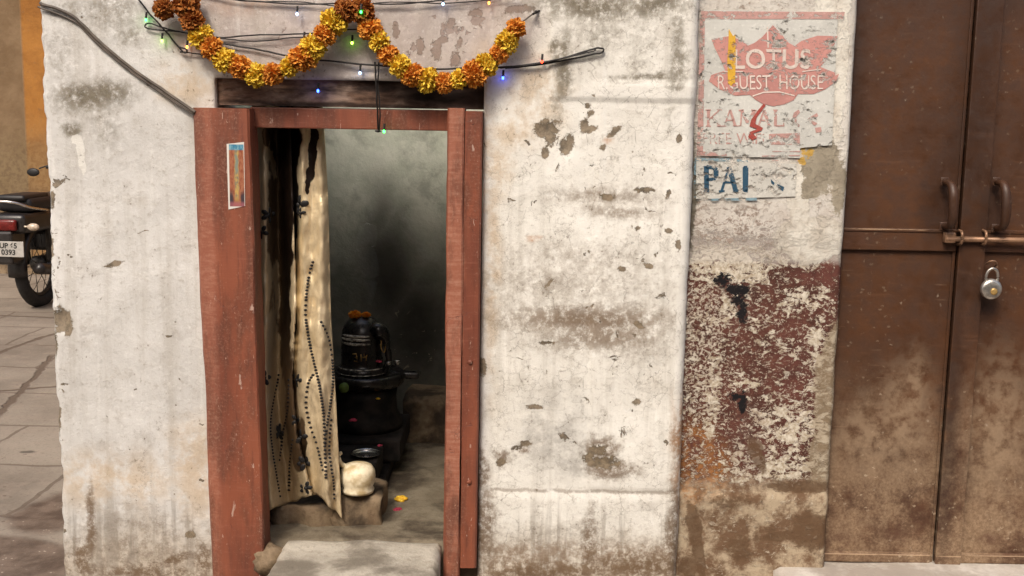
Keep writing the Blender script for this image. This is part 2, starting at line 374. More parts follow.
    c = m.mix(ora*m.ss(mid, .38, .6)*m.ss(grain, .60, .46)*m.ss(gr2, .62, .46)*.9, c, (.46, .20, .06))
    pur = B([(752, 428, 14, 22, .7), (745, 455, 16, 16, .8)])
    c = m.mix(pur*.35*m.ss(grain, .4, .6), c, (.27, .19, .155))
    gl = B([(692, 60, 4.5, 120, .6), (693, 190, 5, 60, .8)])  # shade beside the pier edge painted down the panel's left margin
    c = m.mix(m.ss(gl*.7+grain, .72, 1.0)*.85, c, (.09, .075, .05))
    blk = m.ss(B([(724, 282, 9, 6), (735, 289, 9, 5), (745, 290, 5, 8), (738, 300, 6, 5), (743, 312, 5, 12), (742, 404, 4, 14), (735, 397, 7, 3.5)], field=True)+(grain-.5)*3.2+(gr2-.5)*3.6, .98, 1.1)
    c = m.mix(blk, c, (.012, .011, .012))
    yl = m.ss(B([(803, 146, 3, 12), (810, 153, 4, 5), (802, 162, 4, 3)], field=True)+(grain-.5)*2.2, .98, 1.05)
    c = m.mix(yl*.85, c, (.55, .33, .055))
    vr2 = m.voro(9, vec=m.push(mid, grain, .14))
    cr = m.ss(vr2, 0.0, .012, 1.0, 0.0)*m.ss(mid, .54, .60)
    c = m.mix(cr*.6, c, (.12, .09, .07))
    h = mk*.35+up*scu*.5+grain*.8+fine*.3+whc*.3-cr*.5
    return m.done(c, .85, h, .6, .006, spec=.2)

# ---- rusted brown steel
DY = 0.10
def mat_steel():
    m = Mat('brown_painted_steel'); X, Y_, Z = m.sep()
    big = m.noise(3.5, 5, .6, off=3); mid = m.noise(20, 6, .65, off=5); fine = m.noise(120, 5, .7)
    w = m.push(mid, big, .09)
    rub = m.noise(30, 4, .6, sq=(.25, 1, 2.2), off=7)
    c = m.mix(m.ss(big, .3, .7), (.052, .021, .009), (.110, .046, .020))
    c = m.mix(m.ss(mid*.5+big*.5, .44, .66)*.55, c, (.026, .010, .005))
    c = m.mix(m.ss(rub, .55, .75)*.3, c, (.15, .07, .036))
    zz = m.sep(w)[2]
    dust = m.ss(zz, P(900, 560, DY).z, P(900, 330, DY).z, 1.0, 0.0)
    c = m.mix(dust*m.ss(m.noise(7, 8, .80, off=9), .34, .60)*.85, c, m.mix(m.ss(fine, .35, .65), (.36, .25, .155), (.20, .125, .07)))
    c = m.mix(m.blobs([(915, 400, 12, 40, .9), (880, 440, 40, 36, .9), (905, 425, 26, 50, .9), (1000, 430, 30, 60, 1)], .8, DY, w)*m.ss(mid, .35, .6)*.55, c, (.38, .27, .17))
    spl = m.ss(m.voro(38, 'F1', vec=w), .12, .2, 1.0, 0.0)*m.ss(zz, P(900, 470, DY).z, P(900, 370, DY).z, 1.0, 0.25)*m.ss(m.noise(5, 3, .5, off=15), .45, .6)
    c = m.mix(spl*.75, c, (.42, .33, .23))
    spk = m.ss(m.voro(13, 'F1', vec=m.push(fine, mid, .05)), .035, .06, 1.0, 0.0)
    c = m.mix(spk*.5, c, (.40, .33, .25))
    rust = m.blobs([(838, 545, 14, 16, .7), (898, 536, 10, 6, .8), (990, 540, 8, 5, .8), (850, 240, 14, 14, .9), (1010, 245, 30, 6, .9)], .7, DY, w)
    c = m.mix(rust*m.ss(mid, .35, .55)*.8, c, (.085, .035, .018))
    scr = m.ss(m.noise(14, 3, .5, sq=(.5, 1, 9), off=33), .72, .75)
    c = m.mix(scr*.3, c, (.28, .18, .11))
    for zl, wd in ((P(900, 229.5, DY-.014).z, .0022), (dz0+.029, .0025)):
        c = m.mix(m.ss((Z-zl).abs(), wd*.4, wd, 1.0, 0.0)*m.ss(rub, .42, .55)*.7, c, (.52, .36, .23))  # worn rail and lip edges, with their edge highlight painted in
    dk2 = m.blobs([(935, 205, 14, 30, .8), (985, 210, 14, 30, .8), (975, 100, 22, 140, .9), (950, 400, 8, 160, .9), (850, 120, 14, 140, .9), (985, 300, 18, 30, .9)], .8, DY, w)  # includes the handles' cast shadows, painted into the steel colour
    c = m.mix(dk2*.6, c, (.020, .008, .004))
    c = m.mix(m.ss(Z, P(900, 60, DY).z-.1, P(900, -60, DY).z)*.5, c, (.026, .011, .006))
    h = mid*.35+fine*.25+big*3.0
    return m.done(c, m.ss(mid, .3, .7, .38, .62)+dust*.2, h, .35, .004, spec=.5)

# ---- red painted timber of the door frame
def mat_redwood():
    m = Mat('worn_red_painted_timber'); X, Y_, Z = m.sep()
    w = m.warp(10, .01, 4)
    big = m.noise(4, 4, .6, sq=(1.5, 1, .5)); grain = m.noise(30, 6, .7, sq=(2.5, 1, .2), off=3); fine = m.noise(140, 4, .7)
    cross = m.noise(60, 3, .6, sq=(.22, 1, 2.2), off=6)
    c = m.mix(m.ss(big, .35, .65), (.27, .082, .042), (.18, .052, .029))
    c = m.mix(m.ss(grain, .5, .72)*.6, c, (.10, .030, .020))
    c = m.mix(m.ss(cross, .58, .70)*.25, c, (.33, .13, .085))
    edge = m.blobs([(206, 300, 10, 400, .4, 0, .7), (455, 300, 8.5, 400, .12)], .3, -.045, m.warp(16, .003, 4))
    c = m.mix(edge*.8, c, m.mix(m.ss(cross*.6+fine*.4, .42, .66), (.33, .12, .072), (.44, .21, .14)))
    grime = m.blobs([(456, 510, 8, 16, .7), (474, 120, 6, 4, .5), (250, 300, 5, 200, .9, 0, .4), (235, 560, 30, 40, .9, 0, .5), (476, 520, 8, 60, .9, 0, .7)], .5, -.03, w)
    c = m.mix(grime*.65*m.ss(grain, .3, .6), c, (.15, .055, .035))
    dirt = m.noise(6, 6, .7, sq=(2.2, 1, .6), off=44)
    c = m.mix(m.ss(dirt, .44, .64)*.6, c, (.095, .036, .022)); c = m.mix(m.ss(dirt*.4+fine*.6, .53, .62)*.35, c, (.36, .19, .13))
    chip = m.ss(m.noise(26, 5, .6, .5, sq=(1.7, 1, .55), off=12), .665, .69)
    c = m.mix(chip*.6, c, (.58, .42, .34))
    fl = m.ss(m.noise(75, 3, .6, sq=(2, 1, .7), off=20), .70, .73)
    c = m.mix(fl*.6, c, (.56, .38, .29))
    scr = m.ss(m.voro(7, vec=m.warp(8, .08, 4)), 0, .006, 1.0, 0.0)*m.ss(m.noise(6, 3, .5, off=5), .55, .6)
    c = m.mix(scr*.6, c, (.09, .03, .022))
    h = grain*.5+cross*.35+fine*.15-chip*.3-scr*.5
    return m.done(c, .52, h, .5, .004, spec=.4)
def mat_beam():
    m = Mat('sooty_old_timber'); w = m.warp(8, .02, 4)
    g = m.noise(14, 7, .7, .5, sq=(.35, 1, 2.0)); f = m.noise(80, 5, .7)
    c = m.mix(m.ss(g, .35, .65), (.05, .027, .018), (.19, .115, .08))
    c = m.mix(m.ss(m.noise(7, 5, .6, sq=(1, 1, 2), off=4), .42, .62)*.8, c, (.36, .26, .205))
    c = m.mix(m.ss(m.noise(4, 4, .6, sq=(1, 1, 3), off=8), .50, .65)*.9, c, (.012, .007, .006))
    X, Y_, Z = m.sep(w)
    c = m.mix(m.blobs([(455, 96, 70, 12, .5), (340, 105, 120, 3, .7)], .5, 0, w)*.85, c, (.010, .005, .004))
    return m.done(c, .8, g+f*.4, .8, .008, spec=.2)

# ---- street
def mat_street():
    m = Mat('worn_stone_paving'); w = m.warp(3, .05, 5); w2 = m.warp(12, .02, 4, w)
    big = m.noise(1.2, 5, .6); mid = m.noise(9, 6, .65); fine = m.noise(70, 5, .7)
    c = m.mix(m.ss(big, .3, .7), (.17, .14, .11), (.30, .255, .205))
    c = m.mix(m.ss(mid, .45, .7)*.45, c, (.31, .25, .20))
    c = m.mix(m.ss(fine, .5, .7)*.5, c, (.14, .11, .085)); c = m.mix(m.ss(m.voro(16, 'F1', vec=w), .10, .16, 1.0, 0.0)*m.ss(mid, .5, .6)*.7, c, (.10, .075, .055))
    joint = None
    def seg(a, b, wd):
        pa, pb = G(*a), G(*b); t = (pb-pa); L = t.length; t.normalize(); n_ = Vector((-t.y, t.x, 0))
        v = m.n('ShaderNodeVectorMath', {0: w2, 1: tuple(pa)}, operation='SUBTRACT')
        dn = E(m, m.n('ShaderNodeVectorMath', {0: v, 1: tuple(n_)}, operation='DOT_PRODUCT', out='Value')).abs()
        dt = (E(m, m.n('ShaderNodeVectorMath', {0: v, 1: tuple(t)}, operation='DOT_PRODUCT', out='Value'))-L/2).abs()
        return m.ss(dn, wd*.4, wd, 1.0, 0.0)*m.ss(dt, L/2, L/2+.1, 1.0, 0.0)
    for a, b, wd in [((-120, 400), (120, 380), .024), ((0, 412), (52, 356), .024), ((0, 352), (70, 328), .024), ((-60, 312), (90, 318), .024), ((-140, 470), (0, 410), .024), ((-150, 345), (-30, 372), .024)]:
        s_ = seg(a, b, wd); joint = s_ if joint is None else joint.max(s_)
    br = m.nt.nodes.new('ShaderNodeTexBrick'); m.setin(br.inputs['Vector'], w); br.inputs['Scale'].default_value = 1.0
    br.inputs['Brick Width'].default_value = .9; br.inputs['Row Height'].default_value = .6; br.inputs['Mortar Size'].default_value = .010
    joint = joint.max(E(m, br.outputs['Fac'])*.75)
    c = m.mix(joint*.85, c, (.10, .07, .05))
    g0 = G(10, 560); g1 = G(40, 505); g2 = G(55, 470)
    wet = m.blobc((g0.x-.12, g0.y-.05, 0), (.34, .27, 0), .12, w2).max(m.blobc((g1.x+.10, g1.y-.03, 0), (.15, .25, 0), .2, w2))
    wet = wet.max(m.ss(m.sep(w2)[1], -.02, -.16)*.8)
    c = m.mix(wet*.88, c, m.mix(m.ss(mid, .35, .65), (.075, .05, .036), (.17, .125, .095)))
    c = m.mix(wet*m.ss(m.voro(45, 'F1', vec=w), .10, .2, 1.0, 0.0)*m.ss(mid, .45, .6), c, (.42, .36, .30))
    lf = m.blobc(tuple(G(30, 451)), (.035, .02, 0), .4, w2)
    c = m.mix(lf*.8, c, (.06, .05, .04))
    h = mid*.5+fine*.3-joint*1.0+big*.6
    return m.done(c, m.ss(wet*1.0, 0.0, 1.0, .8, .5), h, .7, .012, spec=.35)
def mat_stone(name, a, b, dk, sc_=1.0):
    m = Mat(name); g = m.noise(9*sc_, 7, .68, .3); f = m.noise(60, 5, .7); k = m.noise(5, 5, .6, off=9)
    c = m.mix(m.ss(g, .35, .65), a, b); c = m.mix(m.ss(k, .44, .60)*.85, c, dk); c = m.mix(m.ss(f, .5, .7)*.35, c, dk)
    return m.done(c, .75, g+f*.4, .8, .012, spec=.3)

dz0 = P(900, 563, DY).z+.004
M = {}
M['facade'] = mat_facade(); M['panel'] = mat_panel(); M['steel'] = mat_steel(); M['red'] = mat_redwood(); M['beam'] = mat_beam(); M['street'] = mat_street()
M['side'] = mat_stone('weathered_whitewash', (.50, .47, .42), (.60, .57, .51), (.30, .26, .20))
M['concrete'] = mat_stone('dusty_concrete', (.50, .45, .39), (.62, .58, .52), (.34, .29, .24))
M['marble'] = mat_stone('worn_marble_step', (.38, .34, .275), (.50, .455, .375), (.17, .145, .11))
M['rock'] = mat_stone('soot_stained_stone', (.17, .115, .068), (.27, .20, .125), (.022, .015, .010))
M['floor'] = mat_stone('worn_earth_floor', (.155, .125, .085), (.225, .19, .135), (.05, .036, .024))
M['blackstone'] = simple('oiled_black_stone', (.014, .011, .010), .28, spec=.6, var=.4)
M['soot'] = simple('sooty_rough_stone', (.016, .012, .010), .75, spec=.3, var=.6, bs=.6, bd=.008, nscale=16)
M['gold'] = simple('brass', (.62, .40, .14), .4, metal=.5)
M['chrome'] = simple('chromed_metal', (.62, .60, .57), .25, metal=1.0, var=.1)
M['black'] = simple('black_plastic', (.012, .011, .011), .5)
M['wire'] = simple('black_wire', (.014, .011, .010), .6)
M['cable'] = simple('grey_cable', (.12, .095, .075), .6)

# inner room wall: green distemper blackened by lamp soot
IY = 1.36
def mat_inner():
    m = Mat('sooty_green_distemper'); w = m.warp(5, .05, 6)
    mid = m.noise(9, 7, .65); fine = m.noise(60, 6, .7)
    c = m.mix(m.ss(mid, .35, .65), (.62, .65, .54), (.76, .77, .66))
    zz = m.sep(w)[2]
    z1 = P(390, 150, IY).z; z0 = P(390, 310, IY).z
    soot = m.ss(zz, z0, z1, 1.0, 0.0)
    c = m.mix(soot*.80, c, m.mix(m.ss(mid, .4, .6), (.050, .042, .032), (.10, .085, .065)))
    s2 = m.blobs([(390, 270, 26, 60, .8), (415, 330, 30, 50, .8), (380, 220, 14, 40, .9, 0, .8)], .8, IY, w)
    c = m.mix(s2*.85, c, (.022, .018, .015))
    c = m.mix(m.ss(m.noise(6, 6, .7, off=12), .5, .7)*.45, c, (.12, .13, .10))
    fl = m.ss(m.noise(34, 5, .6, 1.0, off=5), .665, .69)*m.ss(zz, z0-.1, z0+.12, 1.0, 0.0)
    c = m.mix(fl*.5, c, (.45, .38, .28))
    return m.done(c, .8, mid+fine*.4, .6, .01, spec=.2)
M['inner'] = mat_inner()

# ------------------------------------------------------------------ ground
def grid_ground():
    xs = [-200, -60, -25, -12] + [-8+.25*i for i in range(65)] + [12, 25, 60, 200]
    ys = [-200, -60, -20, -9] + [-5+.25*i for i in range(65)] + [14, 20, 60, 200]
    vv = [(x, y, .012*mn.noise(Vector((x*1.1, y*1.1, 0))) - .006 - (.0 if y < 0 or x > -1.6 else 0)) for y in ys for x in xs]
    n = len(xs); ff = [(j*n+i, j*n+i+1, (j+1)*n+i+1, (j+1)*n+i) for j in range(len(ys)-1) for i in range(n-1)]
    return mesh_obj('street', vv, ff, M['street'], smooth=True)
tag(grid_ground(), kind='structure')

# ------------------------------------------------------------------ shrine building
BX = P(350, 300).x
bld = empty('shrine_building', (BX, 0, 0), 'whitewashed shrine house with peeling plaster walls and an open doorway', 'building')
XL = P(50, 288).x; XR = P(689, 288).x
HX0, HX1, HZ = P(215, 100).x, P(484, 100).x, P(340, 80).z
TOP = 2.60
def relief(name, x0, x1, z0, z1, Y, mat, hfun, step=.0125, hole=None, thick=.22, parent=None, edge=None):
    nx = max(2, int((x1-x0)/step)); nz = int((z1-z0)/step)
    def fx(i): return x0+(x1-x0)*i/nx
    def fz(j): return z0+(z1-z0)*j/nz
    X_ = [fx(i) for i in range(nx+1)]; Z_ = [fz(j) for j in range(nz+1)]
    if hole:
        for tgt in (hole[0], hole[1]):
            k = min(range(nx+1), key=lambda i: abs(X_[i]-tgt)); X_[k] = tgt
        k = min(range(nz+1), key=lambda j: abs(Z_[j]-hole[2])); Z_[k] = hole[2]
    bm = bmesh.new(); V = {}
    def inhole(i, j):
        return hole and hole[0]-1e-6 <= X_[i] and X_[i+1] <= hole[1]+1e-6 and Z_[j+1] <= hole[2]+1e-6
    def vtx(i, j):
        if (i, j) not in V:
            x, z = X_[i], Z_[j]; dx = edge(x, z) if edge else 0.0
            V[(i, j)] = bm.verts.new((x+dx, Y+hfun(x, z), z))
        return V[(i, j)]
    for i in range(nx):
        for j in range(nz):
            if not inhole(i, j): bm.faces.new((vtx(i, j), vtx(i+1, j), vtx(i+1, j+1), vtx(i, j+1)))
    bmesh.ops.recalc_face_normals(bm, faces=bm.faces)
    be = [e for e in bm.edges if e.is_boundary]
    r = bmesh.ops.extrude_edge_only(bm, edges=be)
    for v in r['geom']:
        if isinstance(v, bmesh.types.BMVert): v.co.y = Y+thick
    bmesh.ops.recalc_face_normals(bm, faces=bm.faces)
    me = bpy.data.meshes.new(name); bm.to_mesh(me); bm.free()
    o = link(name, me, mat, parent, True); bake_masks(o)
    return o
def rnd(d, r):                                # rounded arris
    return 0.0 if d >= r else r-math.sqrt(max(0.0, r*r-(r-max(d, 0))**2))
def n3(x, z, s, o=0.0): return mn.noise(Vector((x*s+o, o*1.7, z*s)))
ZS = P(580, 490).z
def h_fac(x, z):
    h = .007*n3(x, z, 2.0)+.003*n3(x, z, 9, 4)+.0012*n3(x, z, 30, 8)
    h += rnd(x-XL, .022)+rnd(XR-x, .032)
    if x > HX1-.02:
        h -= .005*max(0, min(1, (ZS-z)/.03))*min(1, (x-HX1+.02)/.05)
    if x > P(549, 50).x and z > P(549, 100).z: h -= .006
    if x > P(600, 50).x and z < P(640, 83).z and z > ZS: h -= .004
    # the dented corner and lost plaster
    c = P(62, 321); d = math.hypot((x-c.x)/.024, (z-c.z)/.042)
    if d < 1: h += .012*(1-d*d)
    for (a, b, r1, r2, q) in ((548, 131, 13, 12, .004), (566, 149, 8, 9, .005), (604, 462, 18, 10, .006), (522, 447, 11, 6, .005), (586, 127, 8, 5, .003)):
        c = P(a, b); d = math.hypot((x-c.x)/(r1/PXM), (z-c.z)/(r2/PXM))
        if d < 1: h += q*(1-d)
    return h
def e_fac(x, z):
    dx = 0.0
    if x < XL+.05: dx += (.010*n3(0, z, 7, 3)+.006*n3(0, z, 24, 6)+.003*n3(0, z, 60, 2))*(1-(x-XL)/.05)
    if x > XR-.03: dx += (.004*n3(1, z, 6, 3)+.002*n3(1, z, 30, 6))*(1-(XR-x)/.03)
    return dx
relief('front_wall', XL, XR, -.03, TOP, 0.0, M['facade'], h_fac, .0085, (HX0, HX1, HZ), .24, bld, e_fac)
# painted panel wall, set back
PX1 = P(841, 288, PY).x
def h_pan(x, z):
    h = .004*n3(x, z, 3, 9)+.0025*n3(x, z, 12, 5)+.001*n3(x, z, 40, 2)
    z0 = P(760, 492, PY).z
    h -= .008*max(0, min(1, (z0-z)/.02))
    h += rnd(PX1-x, .012)
    return h
relief('painted_wall', XR-.03, PX1, -.03, TOP, PY, M['panel'], h_pan, .0085, None, .22, bld,
       lambda x, z: (.003*n3(1, z, 9, 3) if x > PX1-.02 else 0))
# side wall on the alley; cell behind the doorway, left open-topped to admit sky light
b = MB(); b.box(XL+.03, XL+.25, .24, 4.2, -.03, TOP); b.build('side_wall', M['side'], bld)
RX0, RX1, RZ1 = -1.06, -.05, 2.1
FZ = .135
b = MB(); b.box(RX0-.1, RX1+.1, IY, IY+.15, 0, 1.95); b.build('inner_wall', M['inner'], bld)
b = MB(); b.box(RX0-.12, RX0, .24, IY, 0, 1.95); b.build('inner_wall', M['inner'], bld)
b = MB(); b.box(RX1, RX1+.12, .24, IY, 0, 1.95); b.build('inner_wall', M['inner'], bld)
b = MB(); b.box(PX1-.06, 2.3, .30, .34, 0, TOP); b.build('inner_wall', M['beam'], bld)  # dark backing added behind the steel doors to hide sky in their gap
b = MB(); b.box(PX1-.05, 2.3, DY-.02, .30, 2.46, TOP); b.build('lintel_wall', M['side'], bld)
# shrine floor (thing below the feet)
def slab_grid(name, x0, x1, y0, y1, zt, th, mat, amp=.004, step=.02, parent=None, seed=0, rr=.01):
    nx = max(2, int((x1-x0)/step)); ny = max(2, int((y1-y0)/step)); vv = []; ff = []
    for j in range(ny+1):
        for i in range(nx+1):
            x = x0+(x1-x0)*i/nx; y = y0+(y1-y0)*j/ny
            d = min(x-x0, x1-x, y-y0, y1-y)
            vv.append((x+.5*amp*n3(y, 0, 20, seed), y+amp*n3(x, 0, 14, seed+3), zt+amp*mn.noise(Vector((x*6+seed, y*6, seed)))-rnd(d, rr)))
    n = nx+1
    for j in range(ny):
        for i in range(nx): ff.append((j*n+i, j*n+i+1, (j+1)*n+i+1, (j+1)*n+i))
    ring = [i for i in range(n)]+[j*n+nx for j in range(1, ny+1)]+[ny*n+i for i in range(nx-1, -1, -1)]+[j*n for j in range(ny-1, 0, -1)]
    base = len(vv)
    for k in ring: vv.append((vv[k][0], vv[k][1], zt-th))
    L = len(ring)
    for k in range(L): ff.append((ring[k], base+k, base+(k+1) % L, ring[(k+1) % L]))
    return mesh_obj(name, vv, ff, mat, parent, True)
tag(slab_grid('floor', RX0, RX1, .035, IY+.02, FZ+.004, .15, M['floor'], .010), kind='structure')

# door frame
fr = MB()
def ppx(px, py, Y): return P(px, py, Y)
fr_e = bpy.data.objects.new('door_frame', None)
frame = None
def jamb(x_pts, ztop, zbot, wob=.003, seed=1, lean=0.0):
    """x_pts: cross-section polygon (x, y); swept from zbot to ztop with a hand-cut wobble"""
    nz = 60; n = len(x_pts); vv = []; ff = []
    for j in range(nz+1):
        z = zbot+(ztop-zbot)*j/nz
        for i, (x, y) in enumerate(x_pts):
            vv.append((x+lean*(1-j/nz)+wob*n3(i*.7, z, 4, seed)+wob*.4*n3(i*.7, z, 18, seed), y+wob*.6*n3(i, z, 5, seed+9), z))
    for j in range(nz):
        for i in range(n): ff.append((j*n+i, j*n+(i+1) % n, (j+1)*n+(i+1) % n, (j+1)*n+i))
    ff.append(tuple(range(n))[::-1]); ff.append(tuple(nz*n+i for i in range(n)))
    return vv, ff
zt = P(225, 108, -.04).z
xa, xb, xc, xd = P(194, 150, -.012).x, P(214, 150, -.04).x, P(250, 150, -.04).x, P(256, 150, 0.0).x
vv, ff = jamb([(xa, .02), (xa, -.012), (xa+.006, -.020), (xb-.006, -.042), (xb+.004, -.045), (xc-.005, -.046), (xc, -.041), (xc+.001, .045), (xa+.02, .045)], zt, -.02, .005, 2, .026)
frame = mesh_obj('door_frame', *jamb([(HX0+.002, .022), (HX0+.02, .015), (HX1-.02, .015), (HX1-.002, .022), (HX1-.002, .12), (HX0+.002, .12)], HZ-.001, P(340, 107, .015).z, .002, 5), M['beam'], bld)
mesh_obj('jamb', vv, ff, M['red'], frame)
xa, xb, xc = P(447, 150, -.045).x, P(464, 150, -.045).x, P(482, 150, -.035).x
zb = P(475, 566, -.02).z
mesh_obj('jamb', *jamb([(xa, -.040), (xa+.005, -.046), (xb-.005, -.046), (xb, -.041), (xb, -.010), (xb, .10), (xa, .10)], P(456, 108, -.045).z, -.02, .004, 3), M['red'], frame)
mesh_obj('jamb', *jamb([(xb+.0012, -.036), (xb+.003, -.0385), (xc-.005, -.037), (xc, -.031), (xc, .09), (xb+.0012, .09)], P(474, 111, -.035).z, zb, .001, 4), M['red'], frame)
b = MB(); q0 = P(250, 108, .02); q1 = P(449, 131, .02)
b.box(q0.x, q1.x, .02, .11, q1.z, q0.z+.004, .004); b.build('lintel', M['red'], frame)
for (a, c_) in ((469, 482), (470, 362)):
    b = MB(); p = P(a, c_, -.0385); b.lathe([(.001, 0.0045), (.006, .004), (.008, 0.0)], (p.x, p.y-.001, p.z), 12, Matrix.Rotation(R(90), 3, 'X'))
    b.build('bolt', M['red'], frame, True)
# door frame hook and ring near the top of the right jamb
b = MB(); b.tube(smooth_path([P(469, 118, -.026), P(469.5, 123, -.034), P(473, 124.5, -.036), P(476, 121.5, -.034), P(476, 117, -.026)], 4), .0022, 6); b.build('staple', M['wire'], frame, True)

# worn marble step under the doorway and metal-door plinth
mb_ = slab_grid('doorstep', P(284, 560, .0).x, P(440, 562, -.05).x, -.36, .022, .150, .16, M['marble'], .012, .012, bld, 3, .018)
slab_grid('plinth', PX1-.16, 2.2, -.45, .30, P(900, 562, DY).z+.002, .14, M['concrete'], .004, .02, bld, 6, .012)
b = MB(); b.ball((P(272, 566, -.02).x, -.03, .10), .055, 3, .4, (1, .9, .8)); tag(b.build('stone', M['rock'], None, True), 'rounded pale stone wedged beside the marble doorstep', 'stone')

# ------------------------------------------------------------------ steel doors
LFX = PX1-.012
def leaf_outline(pts): return pts
dz0 = P(900, 563, DY).z+.004; dz1 = 2.42
def steel_leaf(x0, x1, stile_l, stile_r, Y):
    root = None
    b = MB(); b.box(x0, x1, Y, Y+.004, dz0, dz1)
    root = b.build('metal_door', M['steel'], bld)
    b = MB()
    b.box(x0+.001, x0+stile_l, Y-.006, Y-.0005, dz0+.001, dz1-.001, .002)
    b.box(x1-stile_r, x1-.001, Y-.006, Y-.0005, dz0+.001, dz1-.001, .002)
    b.box(x0+stile_l+.001, x1-stile_r-.001, Y-.016, Y-.0005, dz0+.002, dz0+.036, .006)
    b.build('stile', M['steel'], root)
    zr0 = P(900, 250, Y).z; zr1 = P(900, 228, Y).z
    b = MB(); b.box(x0+.004, x1-.004, Y-.014, Y-.0065, zr0, zr1, .003)
    b.box(x0+.003, x1-.003, Y-.017, Y-.0145, zr1-.010, zr1-.001, .001)
    b.build('rail', M['steel'], root)
    return root
xm0 = P(953, 300, DY).x; 
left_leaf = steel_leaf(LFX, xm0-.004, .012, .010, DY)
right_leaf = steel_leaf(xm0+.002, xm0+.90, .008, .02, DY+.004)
tag(left_leaf, 'brown steel door leaf beside the painted wall, dusty at its foot'); tag(right_leaf, 'brown steel door leaf carrying the padlocked bolt')
b = MB(); b.box(xm0-.002, xm0+.078, DY-.022, DY-.0145, dz0-.01, dz1-.002, .003); b.box(xm0+.001, xm0+.075, DY-.0144, DY+.003, dz0-.008, dz1-.004)
b.build('cover_strip', M['steel'], right_leaf)
def handle(px0, py0, px1, py1, lf):
    p0 = P(px0, py0, DY-.02); p1 = P(px1, py1, DY-.02)
    out = Vector((.004, -.055, 0)); L = (p1-p0)
    pts = smooth_path([p0, p0+out*.7+L*.04, p0+out+L*.2, p0+out*1.08+L*.5, p0+out+L*.8, p0+out*.7+L*.96, p1], 5)
    b = MB(); b.tube(pts, [.009+.005*math.sin(math.pi*i/(len(pts)-1)) for i in range(len(pts))], 10)
    b.box(p0.x-.012, p0.x+.012, DY-.02, DY-.0145, p0.z-.012, p0.z+.014, .003)
    b.box(p1.x-.012, p1.x+.012, DY-.02, DY-.0145, p1.z-.014, p1.z+.012, .003)
    b.build('handle', M['steel'], lf, True)
handle(945, 182, 944, 226, left_leaf); handle(997, 182, 996, 228, right_leaf)
M['rod'] = simple('worn_rusty_bolt', (.30, .17, .10), .4, metal=.3, var=.3)
p0 = P(946, 239, DY-.035); p1 = P(1090, 239, DY-.035)
b = MB(); b.tube([(p0.x, p0.y, p0.z), (p1.x, p0.y, p0.z)], .0085, 12)
b.box(p0.x-.004, p0.x+.028, p0.y-.006, p0.y+.02, p0.z-.012, p0.z+.020, .004)
b.build('bolt_rod', M['rod'], right_leaf, True)
for px in (960, 984, 1052):
    b = MB()
    q = P(px, 238, DY-.035)
    b.tube(smooth_path([(q.x, DY-.02, q.z+.022), (q.x, q.y-.012, q.z+.018), (q.x, q.y-.016, q.z), (q.x, q.y-.012, q.z-.016), (q.x, DY-.02, q.z-.02)], 4), .0042, 8)
    b.build('staple', M['rod'], right_leaf, True)
# hasp plate ring
q = P(991, 263, DY-.02)
b = MB(); b.tube(smooth_path([(q.x-.012, DY-.014, q.z-.004), (q.x-.010, DY-.034, q.z+.006), (q.x+.002, DY-.040, q.z+.008), (q.x+.012, DY-.034, q.z-.002), (q.x+.013, DY-.012, q.z-.012)], 5), .003, 8)
b.build('hasp', M['rod'], right_leaf, True)
# padlock
M['lock'] = simple('tarnished_steel_padlock', (.60, .56, .50), .33, metal=.85, var=.2, nscale=80)
q = P(991, 289, DY-.05)
lock = empty('padlock', (q.x, q.y, q.z), 'round tarnished steel padlock hanging from the hasp of the steel door', 'padlock', local=True)
RM = Matrix.Rotation(R(90), 3, 'X')
b = MB(); b.lathe([(.001, .0125), (.014, .0125), (.022, .0115), (.029, .009), (.0315, .004), (.0315, -.004), (.029, -.009), (.02, -.012), (.001, -.012)], (0, 0, 0), 36, RM)
b.build('lock_body', M['lock'], lock, True)
b = MB(); b.lathe([(.001, .0165), (.007, .0165), (.010, .0155), (.0105, .012)], (.004, 0, -.006), 20, RM); b.build('keyhole_boss', M['gold'], lock, True)
b = MB(); b.tube(smooth_path([(-.017, 0, .024), (-.0175, 0, .040), (-.012, -.002, .056), (0, -.003, .063), (.012, -.002, .056), (.0175, 0, .040), (.017, 0, .024)], 6), .0042, 10)
b.build('shackle', M['lock'], lock, True)

# ------------------------------------------------------------------ painted signs
def paint(name, col, thr=.5, sc_=40, soft=.05, col2=None):
    m = Mat(name); g = m.noise(sc_, 8, .72, .4, sq=(.8, 1, 1.25), off=8); k = m.noise(6, 5, .6, off=3); f = m.noise(100, 4, .7)
    c = m.mix(m.ss(k, .35, .65), col, col2 or tuple(q*.82 for q in col))
    c = m.mix(m.ss(f, .5, .7)*.3, c, tuple(min(1, q*1.35+.08) for q in col))
    a = m.ss(g+k*.25, thr+.125+soft, thr+.125-soft)
    return m.done(c, .8, g, .4, .003, spec=.25, alpha=a)
M['p_ground'] = paint('faded_cream_paint', (.60, .595, .55), .60)
M['p_pink'] = paint('faded_pink_paint', (.45, .215, .19), .55, col2=(.55, .27, .235))
M['p_pinkl'] = paint('pale_pink_paint', (.52, .31, .275), .52)
M['p_cream'] = paint('cream_lettering_paint', (.72, .62, .55), .585)
M['p_blue'] = paint('faded_blue_paint', (.03, .085, .14), .575)
M['p_bluel'] = paint('pale_blue_paint', (.22, .33, .38), .50)
M['p_white'] = paint('pale_sign_ground', (.60, .585, .53), .555)
M['p_red'] = paint('dark_red_paint', (.34, .07, .055), .60)
M['p_yel'] = paint('yellow_ochre_smear', (.72, .42, .05), .56)
S0 = PY-.0075
